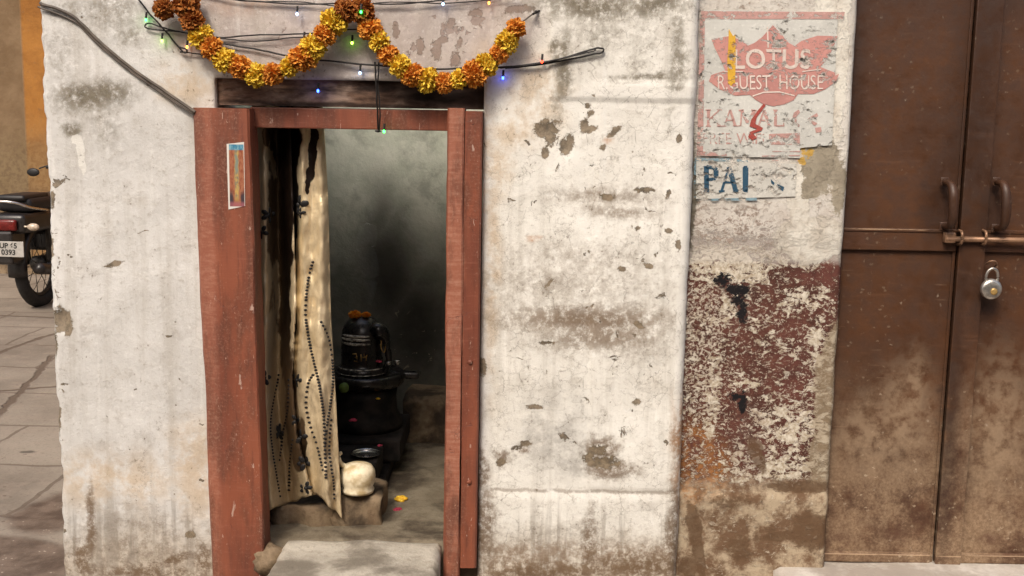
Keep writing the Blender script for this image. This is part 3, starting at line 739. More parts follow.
def sheet(name, polys, mat, parent, Y):
    vv = []; ff = []
    for pl in polys:
        ff.append(tuple(range(len(vv), len(vv)+len(pl)))); vv += [P(x, y, Y) for x, y in pl]
    return mesh_obj(name, vv, ff, mat, parent)
def sheets(name, polys, mat, parent, Y):
    for pl in polys: sheet(name, [pl], mat, parent, Y)
def strokes(ch, x, y, w, h, t):
    """brush strokes of one serif capital, as polygons in picture units"""
    S = []
    def ln(x0, y0, x1, y1, tt=t):
        X0, Y0, X1, Y1 = x+x0*w, y+h-y0*h, x+x1*w, y+h-y1*h
        dx, dy = X1-X0, Y1-Y0; L = math.hypot(dx, dy) or 1; nx_, ny_ = -dy/L*tt/2, dx/L*tt/2
        S.append([(X0+nx_, Y0+ny_), (X1+nx_, Y1+ny_), (X1-nx_, Y1-ny_), (X0-nx_, Y0-ny_)])
    def sf(x0, y0): ln(x0-.16, y0, x0+.16, y0, t*.42)
    th = t*.5
    if ch == 'K': ln(.15, 0, .15, 1); ln(.85, 1, .2, .45, th); ln(.35, .6, .88, 0); sf(.15, 0); sf(.15, 1); sf(.82, 1); sf(.85, 0)
    if ch == 'A': ln(.1, 0, .5, 1, th); ln(.5, 1, .88, 0); ln(.25, .36, .75, .36, th); sf(.1, 0); sf(.88, 0)
    if ch == 'M': ln(.1, 0, .14, 1, th); ln(.14, 1, .5, .2); ln(.5, .2, .86, 1, th); ln(.86, 1, .9, 0); sf(.1, 0); sf(.9, 0); sf(.12, 1); sf(.88, 1)
    if ch == 'L': ln(.25, 0, .25, 1); ln(.25, .03, .85, .03, th); ln(.84, 0, .84, .25, th); sf(.25, 1)
    if ch == 'I': ln(.5, 0, .5, 1); sf(.5, 0); sf(.5, 1)
    if ch == 'P':
        ln(.2, 0, .2, 1); sf(.2, 0); sf(.2, 1); pr = (.2, 1)
        for k in range(1, 9):
            a = math.pi*(.5-k/8); q_ = (.45+.35*math.cos(a), .74+.26*math.sin(a)); ln(*pr, *q_, t*(.6+.4*math.sin(math.pi*k/8))); pr = q_
        ln(*pr, .2, .48, th)
    return S
def text_polys(txt, x0, x1, y0, y1, offset=0.0):
    cu = bpy.data.curves.new('lettering', 'FONT'); cu.body = txt; cu.offset = offset; cu.resolution_u = 4
    o = bpy.data.objects.new('lettering', cu); C.objects.link(o)
    dg = bpy.context.evaluated_depsgraph_get(); me = bpy.data.meshes.new_from_object(o.evaluated_get(dg))
    bpy.data.objects.remove(o)
    vs_ = [v.co.copy() for v in me.vertices]
    ax, bx_ = min(v.x for v in vs_), max(v.x for v in vs_); ay, by_ = min(v.y for v in vs_), max(v.y for v in vs_)
    mp = [(x0+(v.x-ax)/(bx_-ax)*(x1-x0), y1-(v.y-ay)/(by_-ay)*(y1-y0)) for v in vs_]
    polys = [[mp[i] for i in p.vertices] for p in me.polygons]
    bpy.data.meshes.remove(me); return polys
def wob(polys, a=.5):
    return [[(x+a*mn.noise(Vector((x*.35, y*.35, 1))), y+a*mn.noise(Vector((x*.35, y*.35, 9)))) for x, y in p] for p in polys]

ps = P(768, 200, S0)
sg = empty('painted_sign', (ps.x, S0, ps.z), 'faded pink lotus guest house sign painted on the wall beside the steel door', 'painted sign')
sheet('background', [[(704, 10), (838, 12), (832, 145), (800, 148), (800, 158), (700, 156)]], M['p_ground'], sg, S0)
S1 = S0-.0012
sheets('border', [[(701, 11), (845, 12), (843, 19), (701, 19)], [(700, 19.2), (705, 19.2), (703, 152), (697, 152)]], M['p_pinkl'], sg, S1)
lot = [(485, 130), (530, 175), (570, 225), (600, 240), (640, 212), (720, 187), (825, 190), (800, 262), (770, 310), (738, 352), (775, 368), (832, 388), (815, 430), (760, 470), (700, 492), (618, 492),
       (595, 525), (550, 548), (490, 556), (430, 545), (392, 522), (368, 496), (290, 500), (210, 470), (150, 425), (165, 392), (240, 368), (212, 312), (185, 255), (163, 205), (262, 190), (325, 210), (355, 238), (392, 225), (432, 192)]
sheet('lotus', wob([[(680+a/5.24, c_/5.24) for a, c_ in lot]], .8), M['p_pink'], sg, S1)
S2 = S1-.0012
sheet('lettering', wob(text_polys('LOTUS', 734, 811, 49, 69, .012), .8), M['p_cream'], sg, S2)
sheet('lettering', wob(text_polys('R.GUEST  HOUSE', 718, 823, 75, 89.5, -.004), .6), M['p_cream'], sg, S2)
sheets('petal_line', [[(680+a/5.24, c_/5.24) for a, c_ in q_] for q_ in ([(455, 140), (462, 140), (466, 250), (458, 250)], [(380, 500), (440, 480), (520, 478), (600, 498), (600, 504), (520, 485), (440, 487), (380, 507)], [(230, 372), (330, 372), (330, 378), (230, 378)], [(640, 372), (740, 360), (740, 366), (640, 378)])], M['p_cream'], sg, S2)
kam = []
for ch, x, w_ in (('K', 706, 16), ('A', 723, 14), ('M', 739, 17), ('A', 757, 14), ('L', 772, 14)): kam += strokes(ch, x, 110, w_, 16, 3.0)
kam += [[(794, 113), (799, 110), (800, 112), (796, 117), (797, 123), (800, 125), (799, 127), (794, 125), (792, 119)], [(808, 118), (817, 113), (818, 116), (812, 120), (817, 124), (815, 126), (808, 121)], [(815, 128), (821, 127), (822, 132), (816, 133)], [(787, 118), (789, 118), (789, 120), (787, 120)]]
sheet('lettering', wob(kam, .8), M['p_pinkl'], sg, S1)
sheet('lettering', wob(text_polys('FREE WiFi', 703, 764, 133, 144, -.006), .6), M['p_pinkl'], sg, S1)
sheets('painted_bar', wob([[(769, 134), (800, 133), (800, 144.5), (769, 144.5)], [(697, 151.5), (727, 151.5), (727, 156), (697, 156)], [(772, 151), (800, 151), (800, 152), (772, 152)], [(762, 155.5), (800, 155), (800, 156), (762, 156.5)], [(772, 160), (798, 159.5), (798, 160.5), (772, 161)]], .5), M['p_pinkl'], sg, S1)
sheet('brush_stroke', wob([[(763, 104), (766, 105), (757, 117), (755, 124), (763, 128), (762, 131), (753, 134), (757, 138), (752, 140), (748, 137), (750, 132), (757, 129), (750, 126), (751, 120), (757, 111)]], 1.0), M['p_red'], sg, S2)
sheet('brush_stroke', wob([[(729, 29), (733, 36), (735, 34), (736, 58), (735, 84), (733, 83), (731, 86), (728, 83), (727, 60), (728, 45)]], 1.2), M['p_yel'], sg, S2-.0006)
pb = P(740, 200, S0)
s2 = empty('painted_sign', (pb.x, S0, pb.z), 'small faded blue and white painted sign reading PAI below the lotus sign', 'painted sign')
sheet('background', wob([[(696, 160), (727, 161), (797, 164), (795, 196), (757, 198), (696, 199)]], 1), M['p_white'], s2, S0)
sheets('border', wob([[(695, 158), (730, 158), (748, 160), (748, 161.5), (695, 161)], [(695, 199), (757, 198), (757, 200.5), (695, 201)], [(694, 161.5), (696, 161.5), (696, 198), (694, 198)]], .8), M['p_bluel'], s2, S1)
pai = []
for ch, x, w_ in (('P', 703, 17), ('A', 720, 18), ('I', 739, 13)): pai += strokes(ch, x, 167, w_, 24, 5.0 if ch != 'I' else 5.5)
pai += [[(771, 179), (775, 183), (774, 185), (771, 183)], [(777, 184), (784, 187), (783, 191), (778, 189)]]
sheet('lettering', wob(pai, 1.0), M['p_blue'], s2, S1)

# ------------------------------------------------------------------ poster on the jamb
def mat_poster():
    m = Mat('printed_deity_picture'); q = P(227, 208, -.05)
    x0, x1 = P(228, 175, -.05).x, P(245, 175, -.05).x; z0, z1 = P(236, 208, -.05).z, P(236, 143, -.05).z
    w = m.warp(60, .004, 3); X, Y_, Z = m.sep(w); Xr, _, Zr = m.sep()
    n = m.noise(110, 5, .7, sq=(1.3, 1, .7))
    cx = (x0+x1)/2; H = z1-z0
    c = m.mix(m.ss(n, .35, .65), (.26, .075, .04), (.40, .17, .09))
    d = (X-cx).abs()
    c = m.mix(m.ss(d, .008, .004)*m.ss(Z, z0+.05*H, z0+.2*H), c, m.mix(m.ss(n, .4, .6), (.52, .34, .11), (.22, .19, .13)))
    c = m.mix(m.ss(d, .005, .003)*m.ss(Z, z0+.5*H, z0+.6*H)*m.ss(Z, z0+.85*H, z0+.78*H), c, (.22, .25, .20))
    c = m.mix(m.ss(Z, z0+.30*H, z0+.18*H)*m.ss(d, .008, .014)*.9, c, (.03, .035, .05))
    c = m.mix(m.ss(Z, z0+.12*H, z0+.06*H)*.7, c, (.35, .12, .14))
    c = m.mix(m.ss(Zr, z0+.885*H, z0+.90*H), c, m.mix(m.ss(n, .4, .6), (.05, .20, .32), (.20, .38, .45)))
    e = m.ss((Xr-cx).abs(), (x1-x0)*.42, (x1-x0)*.445).max(m.ss((Zr-(z0+z1)/2).abs(), H*.475, H*.482))
    c = m.mix(e, c, (.70, .66, .60))
    return m.done(c, .35, n, .1, .001, spec=.5)
M['poster'] = mat_poster()
pp = [P(226.6, 144, -.0475), P(244, 142, -.0475), P(245, 206, -.0475), P(228.5, 209.5, -.0475)]
b = MB(); b.prism([tuple(v) for v in pp], 0, .0008, xyz=True); tag(b.build('poster', M['poster']), 'narrow colourful printed deity picture with white border pasted on the red jamb', 'poster')

# ------------------------------------------------------------------ inside the cell
# low black platform along the left with the pedestal on it
PLX = -.435
b = MB(); b.box(RX0+.004, PLX, .19, IY-.004, FZ-.03, FZ+.050, .012); plat = b.build('platform', M['soot'], None)
tag(plat, 'low sooty black stone platform under the pedestal', 'platform')
tag(slab_grid('stone_ledge', PLX+.004, RX1-.003, 1.12, IY-.003, .33, .22, M['rock'], .012, .02, None, 12, .02), 'rough stained stone ledge against the back wall of the cell', 'ledge')
LX, LY = P(366, 372, .88).x, .88
PT = P(366, 374, .80).z
ped = empty('pedestal', (LX, LY, FZ), 'black stepped stone pedestal carrying the shiva linga', 'pedestal')
b = MB(); b.box(LX-.16, LX+.15, LY-.19, LY+.20, FZ+.056, FZ+.14, .010); b.build('base_step', M['soot'], ped)
b = MB(); b.lathe([(.135, 0), (.14, .02), (.13, .045), (.118, .07), (.115, .12), (.12, .16), (.10, PT-.071-FZ-.14)], (LX, LY, FZ+.14), 36); b.build('column', M['soot'], ped, True)
lg = empty('shiva_linga', (LX, LY, PT-.04), 'black stone linga with white and gold painted bands on its round base', 'statue')
b = MB(); b.lathe([(.02, -.03), (.10, -.028), (.138, -.012), (.148, .006), (.149, .024), (.142, .034), (.132, .029), (.085, .027), (.02, .027)], (LX, LY, PT-.04), 40)
b.prism([(LX+.09, LY, PT-.036), (LX+.20, LY, PT-.036), (LX+.20, LY, PT-.012), (LX+.09, LY, PT-.010)], 0, .05, .006, True)
b.build('yoni_base', M['blackstone'], lg, True)
LH = P(366, 316, .85).z-PT
lx = P(361, 340, .85).x; z_ = PT-.012; r0 = .078
b = MB()
prof = [(r0+.014, 0), (r0+.017, .012), (r0+.012, .024), (r0+.002, .028), (r0, .04)]+[(r0, LH*.66)]+[(r0*math.cos(a), LH*.66+LH*.40*math.sin(a)) for a in [R(t) for t in (15, 30, 45, 60, 75, 86)]]
b.lathe(prof, (lx, LY, z_), 40); b.build('linga', M['blackstone'], lg, True)
M['ash'] = simple('pale_ash_paint', (.62, .58, .50), .8, var=.5, nscale=70)
b = MB()
def arcband(z, r, a0, a1, th=.0032, wid=.0045, n=14):
    pts = [(lx+(r+.0005)*math.cos(R(a0+(a1-a0)*i/n)), LY+(r+.0005)*math.sin(R(a0+(a1-a0)*i/n)), z_+z) for i in range(n+1)]
    b.tube(pts, [th*(.35+.65*math.sin(math.pi*(i+.3)/(n+.6))) for i in range(n+1)], 6)
for z in (.58, .66, .72): arcband(LH*z, r0-.001-(.002 if z > .7 else 0), -155, -60, .0060)
b.build('ash_stripe', M['ash'], lg, True)
b = MB()
arcband(.026, r0+.010, -170, -10, .0025); arcband(.006, r0+.016, -170, -10, .0022)
b.build('ring_highlight', M['ash'], lg, True)
b = MB()
def mark(cx, cz, pts, rr=.0028):
    b.tube([(lx+(r0+.001)*math.cos(R(-90+(cx+a)/.0014)), LY+(r0+.001)*math.sin(R(-90+(cx+a)/.0014)), z_+cz+c_) for a, c_ in pts], rr, 6)
mark(-.012, .072, [(-.014, .014), (0, .016), (.003, .004), (-.006, .002), (.004, -.002), (.003, -.014), (-.008, -.012)])
mark(.006, .072, [(0, .014), (.002, -.012)]); mark(.018, .074, [(0, .014), (.002, 0), (-.006, 0), (.004, 0), (.010, .010), (.008, -.012)])
b.build('painted_mark', M['gold'], lg, True)
# cobra hood ornament curling beside the linga
b = MB()
cb = smooth_path([(lx+.085, LY-.03, z_+.01), (lx+.105, LY-.035, z_+.05), (lx+.10, LY-.04, z_+.10), (lx+.088, LY-.045, z_+.15), (lx+.060, LY-.05, z_+.175), (lx+.040, LY-.055, z_+.16)], 5)
b.tube(cb, [.013]*12+[.015, .018, .021, .025, .028, .030, .031, .031, .030, .027, .024, .020, .015, .008], 10)
b.build('serpent', M['blackstone'], lg, True)
b = MB(); b.tube(smooth_path([(lx+.082, LY-.058, z_+.15), (lx+.095, LY-.055, z_+.12), (lx+.090, LY-.056, z_+.09), (lx+.078, LY-.056, z_+.11), (lx+.082, LY-.058, z_+.15)], 4), .0022, 6); b.build('gold_trim', M['gold'], lg, True)

m = Mat('incense_smoke'); m.nt.nodes.remove(m.b); nz_ = m.noise(9, 4, .6, 1.0, sq=(1, 1, .35))
pv = m.nt.nodes.new('ShaderNodeVolumePrincipled'); pv.inputs['Color'].default_value = (.98, .98, .98, 1); m.setin(pv.inputs['Density'], m.ss(nz_, .38, .65)*2.2)
m.nt.links.new(pv.outputs[0], m.out.inputs['Volume']); M['smoke'] = m.m
b = MB(); b.tube(smooth_path([(LX+.00, LY+.05, PT+LH+.03), (LX+.01, LY+.05, PT+LH+.14), (LX-.01, LY+.06, PT+LH+.24), (LX+.005, LY+.05, PT+LH+.33), (LX-.01, LY+.06, PT+LH+.44)], 5), [.012+.03*math.sin(math.pi*min(1, (i+.5)/20.5)) for i in range(20)]+[.002], 16)
sm = b.build('smoke', M['smoke'], None, True); tag(sm, 'thin pale incense smoke rising above the black linga', 'smoke', None, 'stuff')

# flowers (marigold heads) ------------------------------------------------
def petal_mat(name, a, b_):
    m = Mat(name); g = m.noise(90, 3, .6); c = m.mix(m.ss(g, .35, .65), a, b_)
    m.b.inputs['Subsurface Weight'].default_value = .08
    return m.done(c, .7, None, spec=.2)
M['orange'] = petal_mat('orange_petals', (.80, .36, .06), (.60, .23, .035)); M['yellow'] = petal_mat('yellow_petals', (.86, .62, .08), (.68, .44, .04)); M['deep'] = petal_mat('shaded_petals', (.42, .15, .03), (.28, .09, .02))  # deep petals carry the shade on the uppermost heads in their colour
M['pink'] = petal_mat('pink_petals', (.45, .05, .09), (.30, .03, .06)); M['leaf'] = simple('leaf', (.10, .16, .03), .5)
def marigold_mesh(r, mat, seed, n=170):
    rs = random.Random(seed); vv = []; ff = []
    for k in range(n):
        zz = 1-2*(k+.5)/n; a = k*2.39996+rs.uniform(-.2, .2); q_ = math.sqrt(1-zz*zz)
        d = Vector((q_*math.cos(a), q_*math.sin(a), zz)); t = d.cross(Vector((rs.uniform(-1, 1), rs.uniform(-1, 1), rs.uniform(-1, 1)))).normalized(); u = d.cross(t)
        L = r*rs.uniform(.86, 1.1); wd = r*rs.uniform(.13, .2); cup = r*rs.uniform(-.06, .1)
        b0 = d*r*.45; mdl = d*L*.82
        i = len(vv)
        vv += [b0-t*wd*.4, b0+t*wd*.4, mdl-t*wd+u*cup, mdl+u*cup*-1.6, mdl+t*wd+u*cup, d*L-t*wd*.6-u*cup*.5+d*r*.02*rs.uniform(-1, 1), d*L*1.02+u*cup, d*L+t*wd*.6-u*cup*.5]
        ff += [(i, i+1, i+4, i+3), (i, i+3, i+2), (i+2, i+3, i+6, i+5), (i+3, i+4, i+7, i+6)]
    t_ = bmesh.new(); bmesh.ops.create_icosphere(t_, subdivisions=2, radius=r*.62)
    me0 = bpy.data.meshes.new('marigold'); t_.to_mesh(me0); t_.free()
    o = len(vv); vv += [v.co.copy() for v in me0.vertices]; ff += [tuple(o+i for i in p.vertices) for p in me0.polygons]
    bpy.data.meshes.remove(me0)
    me = bpy.data.meshes.new('marigold'); me.from_pydata([tuple(v) for v in vv], [], ff); me.materials.append(mat)
    return me
MG = {}
M['bright'] = petal_mat('bright_orange_petals', (.92, .42, .04), (.80, .26, .03))
for kk, mt in (('o', 'orange'), ('y', 'yellow'), ('d', 'deep'), ('t', 'bright')):
    MG[kk] = [marigold_mesh(.034, M[mt], s_*7+ord(kk)) for s_ in range(3)]
def flower(name, loc, kk, s_, parent=None, ofs=Vector((0, 0, 0))):
    o = bpy.data.objects.new(name, random.choice(MG[kk])); C.objects.link(o)
    if parent is not None: o.parent = parent
    o.location = Vector(loc)-ofs; o.scale = (s_, s_*.9, s_); o.rotation_euler = [random.uniform(0, 6.28) for _ in range(3)]
    return o
def garland(fl, label, tail, Y=-.055):
    c = P(fl[len(fl)//2][0], fl[len(fl)//2][1]-30, Y)
    g = empty('marigold_garland', c, label, 'garland', 'marigold garlands swagged over the doorway')
    pts = []
    for px, py, kk in fl:
        p = P(px, py, Y+random.uniform(-.006, .006)); pts.append(p); flower('marigold', p, kk, random.uniform(.88, 1.25), g, c)
    b = MB(); b.tube(smooth_path([P(*t) for t in tail[0]]+pts+[P(*t) for t in tail[1]], 3), .0022, 6); b.build('string', M['cable'], g)
gA = [(164, 9, 'd'), (186, 4, 'd'), (192, 20, 'd'), (201, 36, 'y'), (212, 48, 'o'), (225, 60, 'y'), (240, 67, 'o'), (257, 75, 'y'), (273, 74, 'o'), (289, 67, 'y'), (303, 58, 'o'), (313, 48, 'y'), (325, 35, 'o'), (334, 22, 'y'), (345, 11, 'd')]
gB = [(361, 10, 'd'), (370, 29, 'o'), (379, 42, 'y'), (388, 55, 'o'), (400, 66, 'y'), (413, 75, 'o'), (428, 80, 'y'), (444, 83, 'o'), (459, 79, 'y'), (474, 74, 'o'), (486, 65, 'y'), (499, 54, 'o'), (507, 42, 'y'), (516, 28, 'o')]
garland(gA, 'left swag of orange and yellow marigold heads over the doorway', ([(150, -12, -.03)], [(350, 4, -.02)]))
garland(gB, 'right swag of marigold heads ending on a nail above the white wall', ([(354, 2, -.02)], [(530, 16, -.02), (538, 11, -.004)]))
b = MB(); b.tube([P(533, 14, -.022), P(541, 10, .01)], .0035, 8); b.ball(P(536, 12, -.025), .006, 1); tag(b.build('nail', M['wire']), 'dark nail holding the right end of the marigold garland', 'nail')
# offerings
tops = [(353, 311, .82, 't', .80, 'orange marigold head resting left on top of the black linga'), (369, 309, .86, 't', .58, 'smaller orange marigold head resting right on top of the black linga')]
for px, py, Y, kk, s_, lb in tops:
    f_ = flower('flower', (lx+(px-362)*.0026, LY-.02, z_+LH*1.045+.006), kk, s_); f_.rotation_euler = (0, 0, px); f_.scale = (s_, s_*.9, s_*.55); tag(f_, lb, 'flower', 'flowers offered in the shrine')
def blossom(px, py, Y, mat, r, label, z=None):
    p = P(px, py, Y) if z is None else G(px, py, z); b = MB()
    for k in range(6):
        a = k*math.pi/3+random.uniform(-.3, .3); b.ball((p.x+r*.55*math.cos(a), p.y+r*.55*math.sin(a), p.z+r*.2+random.uniform(-.1, .1)*r), r*.5, 1, .2, (1, 1, .55))
    b.ball((p.x, p.y, p.z+r*.3), r*.4, 1)
    return tag(b.build('flower', mat, None, True), label, 'flower', 'flowers offered in the shrine')
M['ybloom'] = petal_mat('yellow_bloom', (.80, .50, .05), (.72, .38, .03))
blossom(401, 500, 0, M['ybloom'], .024, 'yellow blossom lying on the bare cell floor', FZ+.0)
blossom(398, 511, 0, M['pink'], .018, 'dark pink petals lying on the floor just before the yellow blossom', FZ-.004)
blossom(353, 421, .66, M['pink'], .016, 'red blossom lying on the dark pedestal step below the linga', None)
blossom(379, 362, .80, M['pink'], .012, 'small red blossom on the round base at the foot of the linga', None)
blossom(380, 446, .58, M['pink'], .010, 'tiny magenta blossom beside the steel dish', None)
blossom(378, 399, .77, M['ybloom'], .009, 'tiny pale yellow blossom below the rim of the round base', None)
b = MB(); p = P(344, 388, .62); b.ball(p, .018, 2, .3, (1, .5, 1.1)); tag(b.build('leaf', M['leaf'], None, True), 'green leaf beside the curtain below the round base', 'leaf')
# small bells / cups at right of base
for i, (px, py, lb) in enumerate(((388, 363, 'small brass cup on the round base, nearer the linga'), (397, 362, 'small brass cup at the right end of the round base'))):
    p = P(px, py, .84); b = MB(); b.lathe([(.006, -.012), (.011, -.008), (.014, .006), (.012, .008), (.004, .004)], p, 16)
    tag(b.build('cup', M['chrome'], None, True), lb, 'cup', 'little cups on the linga base')
# stone block with the white pot
bz = .238
bx0, bx1 = P(296, 520, .2).x, P(383, 510, .22).x
def rocky(name, x0, x1, y0, y1, z0, z1, mat, label, seed):
    t = bmesh.new(); bmesh.ops.create_cube(t, size=1); bmesh.ops.subdivide_edges(t, edges=t.edges[:], cuts=7, use_grid_fill=True)
    for v in t.verts:
        c = Vector((v.co.x, v.co.y, v.co.z)); l = max(abs(c.x), abs(c.y), abs(c.z))*2
        rr = c.normalized()*.56; c = c.lerp(rr, .16)
        q_ = Vector((x0+(c.x+.5)*(x1-x0), y0+(c.y+.5)*(y1-y0), z0+(c.z+.5)*(z1-z0)))
        q_ += .020*mn.noise_vector(q_*11+Vector((seed, 0, 0)))+.005*mn.noise_vector(q_*35)
        v.co = q_
    me = bpy.data.meshes.new(name); t.to_mesh(me); t.free(); return tag(link(name, me, mat, None, True), label, 'stone')
rocky('stone_block', P(325, 515, .22).x, bx1, .175, .38, FZ-.03, bz, M['rock'], 'squarish soot stained stone block under the white pot', 1)
rocky('stone_block', P(272, 535, .2).x, P(338, 525, .2).x, .17, .42, FZ-.04, bz-.035, M['rock'], 'uneven brown stone block under the hem of the curtain', 5)
M['ceramic'] = simple('soiled_white_glaze', (.80, .71, .52), .42, spec=.5, var=.22, nscale=22, dark=(.50, .38, .20))
pq = G(358, 492, bz+.004)
pot = empty('pot', pq, 'squat white glazed pot with a foot ring on the stone block', 'pot')
b = MB(); b.lathe([(.030, 0), (.050, .002), (.053, .012), (.048, .020), (.054, .034), (.057, .055), (.054, .076), (.044, .090), (.028, .096), (.010, .098)], pq, 36); b.build('pot_body', M['ceramic'], pot, True)
b = MB(); b.tube(smooth_path([pq+Vector((-.035, -.01, .085)), pq+Vector((-.055, -.012, .10)), pq+Vector((-.060, -.012, .125)), pq+Vector((-.050, -.012, .135))], 4), [.010, .010, .009, .009, .008, .008, .007, .007, .007, .006, .006, .006, .005], 8); b.build('spout', M['ceramic'], pot, True)
dp = P(366, 455, .50)
b = MB(); b.lathe([(.01, 0), (.038, .001), (.052, .012), (.054, .013), (.040, .004), (.01, .003)], (dp.x, dp.y, dp.z-.004), 32)
tag(b.build('dish', M['chrome'], None, True), 'shallow steel dish glinting behind the white pot', 'dish')
# pedestal shelf that carries the dish
b = MB(); b.box(RX0+.01, PLX-.02, .42, .64, FZ+.056, dp.z-.0045, .008); tag(b.build('stone_step', M['soot'], None), 'black stone step in front of the pedestal, holding the steel dish', 'step')

# curtain ------------------------------------------------------------------
def interp(tab, y):
    for (y0, x0), (y1, x1) in zip(tab, tab[1:]):
        if y <= y1: return x0+(x1-x0)*max(0, (y-y0))/(y1-y0)
    return tab[-1][1]
RE = [(100, 322), (130, 324), (200, 328), (320, 331), (400, 336), (460, 339), (520, 342)]
MID = [(100, 290), (200, 293), (300, 296), (380, 292), (430, 296), (520, 318)]
def cy(px, py):                               # depth of the cloth
    r_ = interp(RE, py); mdl = interp(MID, py); k = 1-.45*max(0, min(1, (py-300)/200))
    Y = .155
    if px < mdl:
        t = (px-255)/(mdl-255); Y += .030*math.cos(t*9+.6)+.050*k*math.exp(-((t-.58)/.22)**2)
    else:
        t = (px-mdl)/(r_-mdl); Y += -.030*math.sin(math.pi*min(1, max(0, t)))**.7*(.9)+.050*k*math.exp(-((t)/.16)**2)+.010*math.sin(t*11+py*.01)
    Y += .004*mn.noise(Vector((px*.06, py*.02, 0)))+.014*mn.noise(Vector((px*.055, py*.03, 4)))+.006*mn.noise(Vector((px*.2, py*.09, 7)))
    return Y
def mat_curtain():
    m = Mat('gold_satin'); w = m.warp(12, .012, 4)
    n = m.noise(20, 5, .6, sq=(1.5, 1, .5)); f = m.noise(220, 3, .6, sq=(1, 1, .4))
    c = m.mix(m.ss(n, .25, .75), (.92, .76, .50), (.78, .62, .38))
    c = m.mix(m.ss(f, .5, .7)*.25, c, (.42, .30, .17))
    wv = m.warp(9, .03, 5, w)
    dk = m.blobs([(283, 200, 13, 110, .3), (287, 140, 13, 40, .3), (283, 320, 10, 60, .5), (290, 400, 8, 70, .6, 0, .75), (312, 150, 4.5, 32, .3), (309, 180, 3, 15, .3), (270, 135, 5, 16, .3), (300, 445, 7, 28, .35), (262, 330, 2.5, 50, .5, 0, .7)], .3, .16, wv)  # pleat shadow painted near-black into the satin, along with black print
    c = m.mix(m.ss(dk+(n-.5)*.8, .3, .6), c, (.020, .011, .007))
    g = m.blobs([(330, 470, 10, 60, .8), (290, 440, 26, 80, .9, 0, .6), (322, 500, 14, 20, .8)], .8, .16, w)
    c = m.mix(g*m.ss(n, .3, .6)*.7, c, (.16, .10, .055))
    lf_ = m.blobs([(264, 320, 14, 260, .5), (285, 440, 16, 90, .7)], .5, .16, w)  # shade of the jamb on the cloth's left, put into its colour
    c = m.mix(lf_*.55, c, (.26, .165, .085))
    return m.done(c, .42, m.noise(12, 3, .5, 1.0)+f*.08, .5, .010, metal=.45, spec=.4)
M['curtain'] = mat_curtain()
ce = P(295, 112, .16)
cur = empty('curtain', ce, 'gold satin curtain with black flowers and beaded vines hanging inside the doorway', 'curtain')
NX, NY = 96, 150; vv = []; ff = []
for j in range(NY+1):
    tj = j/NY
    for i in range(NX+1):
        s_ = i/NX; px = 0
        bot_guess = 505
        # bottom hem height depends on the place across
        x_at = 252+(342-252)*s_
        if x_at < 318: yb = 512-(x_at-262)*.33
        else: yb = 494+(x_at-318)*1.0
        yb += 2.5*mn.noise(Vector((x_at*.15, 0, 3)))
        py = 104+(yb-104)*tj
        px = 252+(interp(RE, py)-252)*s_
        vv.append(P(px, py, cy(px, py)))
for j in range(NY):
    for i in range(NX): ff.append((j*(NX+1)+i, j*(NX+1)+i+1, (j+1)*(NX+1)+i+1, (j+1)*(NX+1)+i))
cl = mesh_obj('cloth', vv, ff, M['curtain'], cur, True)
sol = cl.modifiers.new('thickness', 'SOLIDIFY'); sol.thickness = .0015
def on_cloth(px, py, lift=.003): return P(px, py, cy(px, py)-lift)
vines = [[(313, 262), (309, 275), (306, 300), (306, 320), (310, 345), (316, 370), (321, 395), (324, 420), (325, 450), (326, 480)],
         [(321, 322), (327, 335), (331, 352), (333, 375), (331, 400), (327, 425), (325, 445)],
         [(313, 375), (308, 385), (306, 405), (310, 425), (317, 445), (323, 470)],
         [(279, 375), (273, 400), (270, 425), (272, 450), (276, 475), (280, 498)], [(289, 380), (288, 410), (283, 435), (279, 460)], [(293, 440), (290, 465), (289, 490)], [(331, 420), (329, 450), (333, 480), (334, 500)]]
for v_ in vines:
    b = MB(); pth = smooth_path([Vector((a, c_, 0)) for a, c_ in v_], 8); acc = 0; last = pth[0]
    for q_ in pth:
        acc += (q_-last).length; last = q_
        if acc > 2.9 or q_ is pth[0]:
            acc = 0; b.ball(on_cloth(q_.x, q_.y), .0058, 1, 0, (1.05, .5, .75))
    b.build('beaded_vine', M['black'], cur, True)
def clf(px, py, k=1.0, pet=5, sd=0):
    rs = random.Random(sd); b = MB()
    for i in range(pet):
        a = i*2*math.pi/pet+rs.uniform(-.3, .3); t = bmesh.new(); bmesh.ops.create_icosphere(t, subdivisions=2, radius=1)
        c = on_cloth(px+4.6*k*math.cos(a), py+5.2*k*math.sin(a), .002)
        for v in t.verts:
            q_ = Vector((v.co.x*.0125*k, v.co.y*.0022, v.co.z*.0085*k)); q_.rotate(Matrix.Rotation(a, 3, 'Y')); v.co = q_+c
        b.merge(t)
    b.ball(on_cloth(px, py, .003), .010*k, 1); b.build('appliqued_flower', M['black'], cur, True)
for a in ((299, 205, 1.2, 5, 1), (268, 215, .9, 5, 21), (279, 432, 1.0, 5, 22), (262, 232, .8, 5, 2), (301, 213, .6, 4, 3), (264, 378, .9, 5, 4), (297, 380, .8, 5, 5), (305, 463, 1.0, 6, 6), (306, 488, .8, 5, 7), (301, 437, .9, 5, 8), (296, 420, .7, 5, 9)): clf(*a)
b = MB(); 
b.tube([on_cloth(interp(RE, y)-.6, y, .001) for y in range(112, 508, 8)], .0016, 6); b.build('hem', M['curtain'], cur, True)
b = MB(); b.tube([(HX0-.0, .165, P(300, 112, .165).z+.004), (HX1, .165, P(300, 112, .165).z+.004)], .006, 10); tag(b.build('curtain_rod', M['cable'], None, True), 'thin rod behind the red lintel from which the curtain hangs', 'curtain rod')

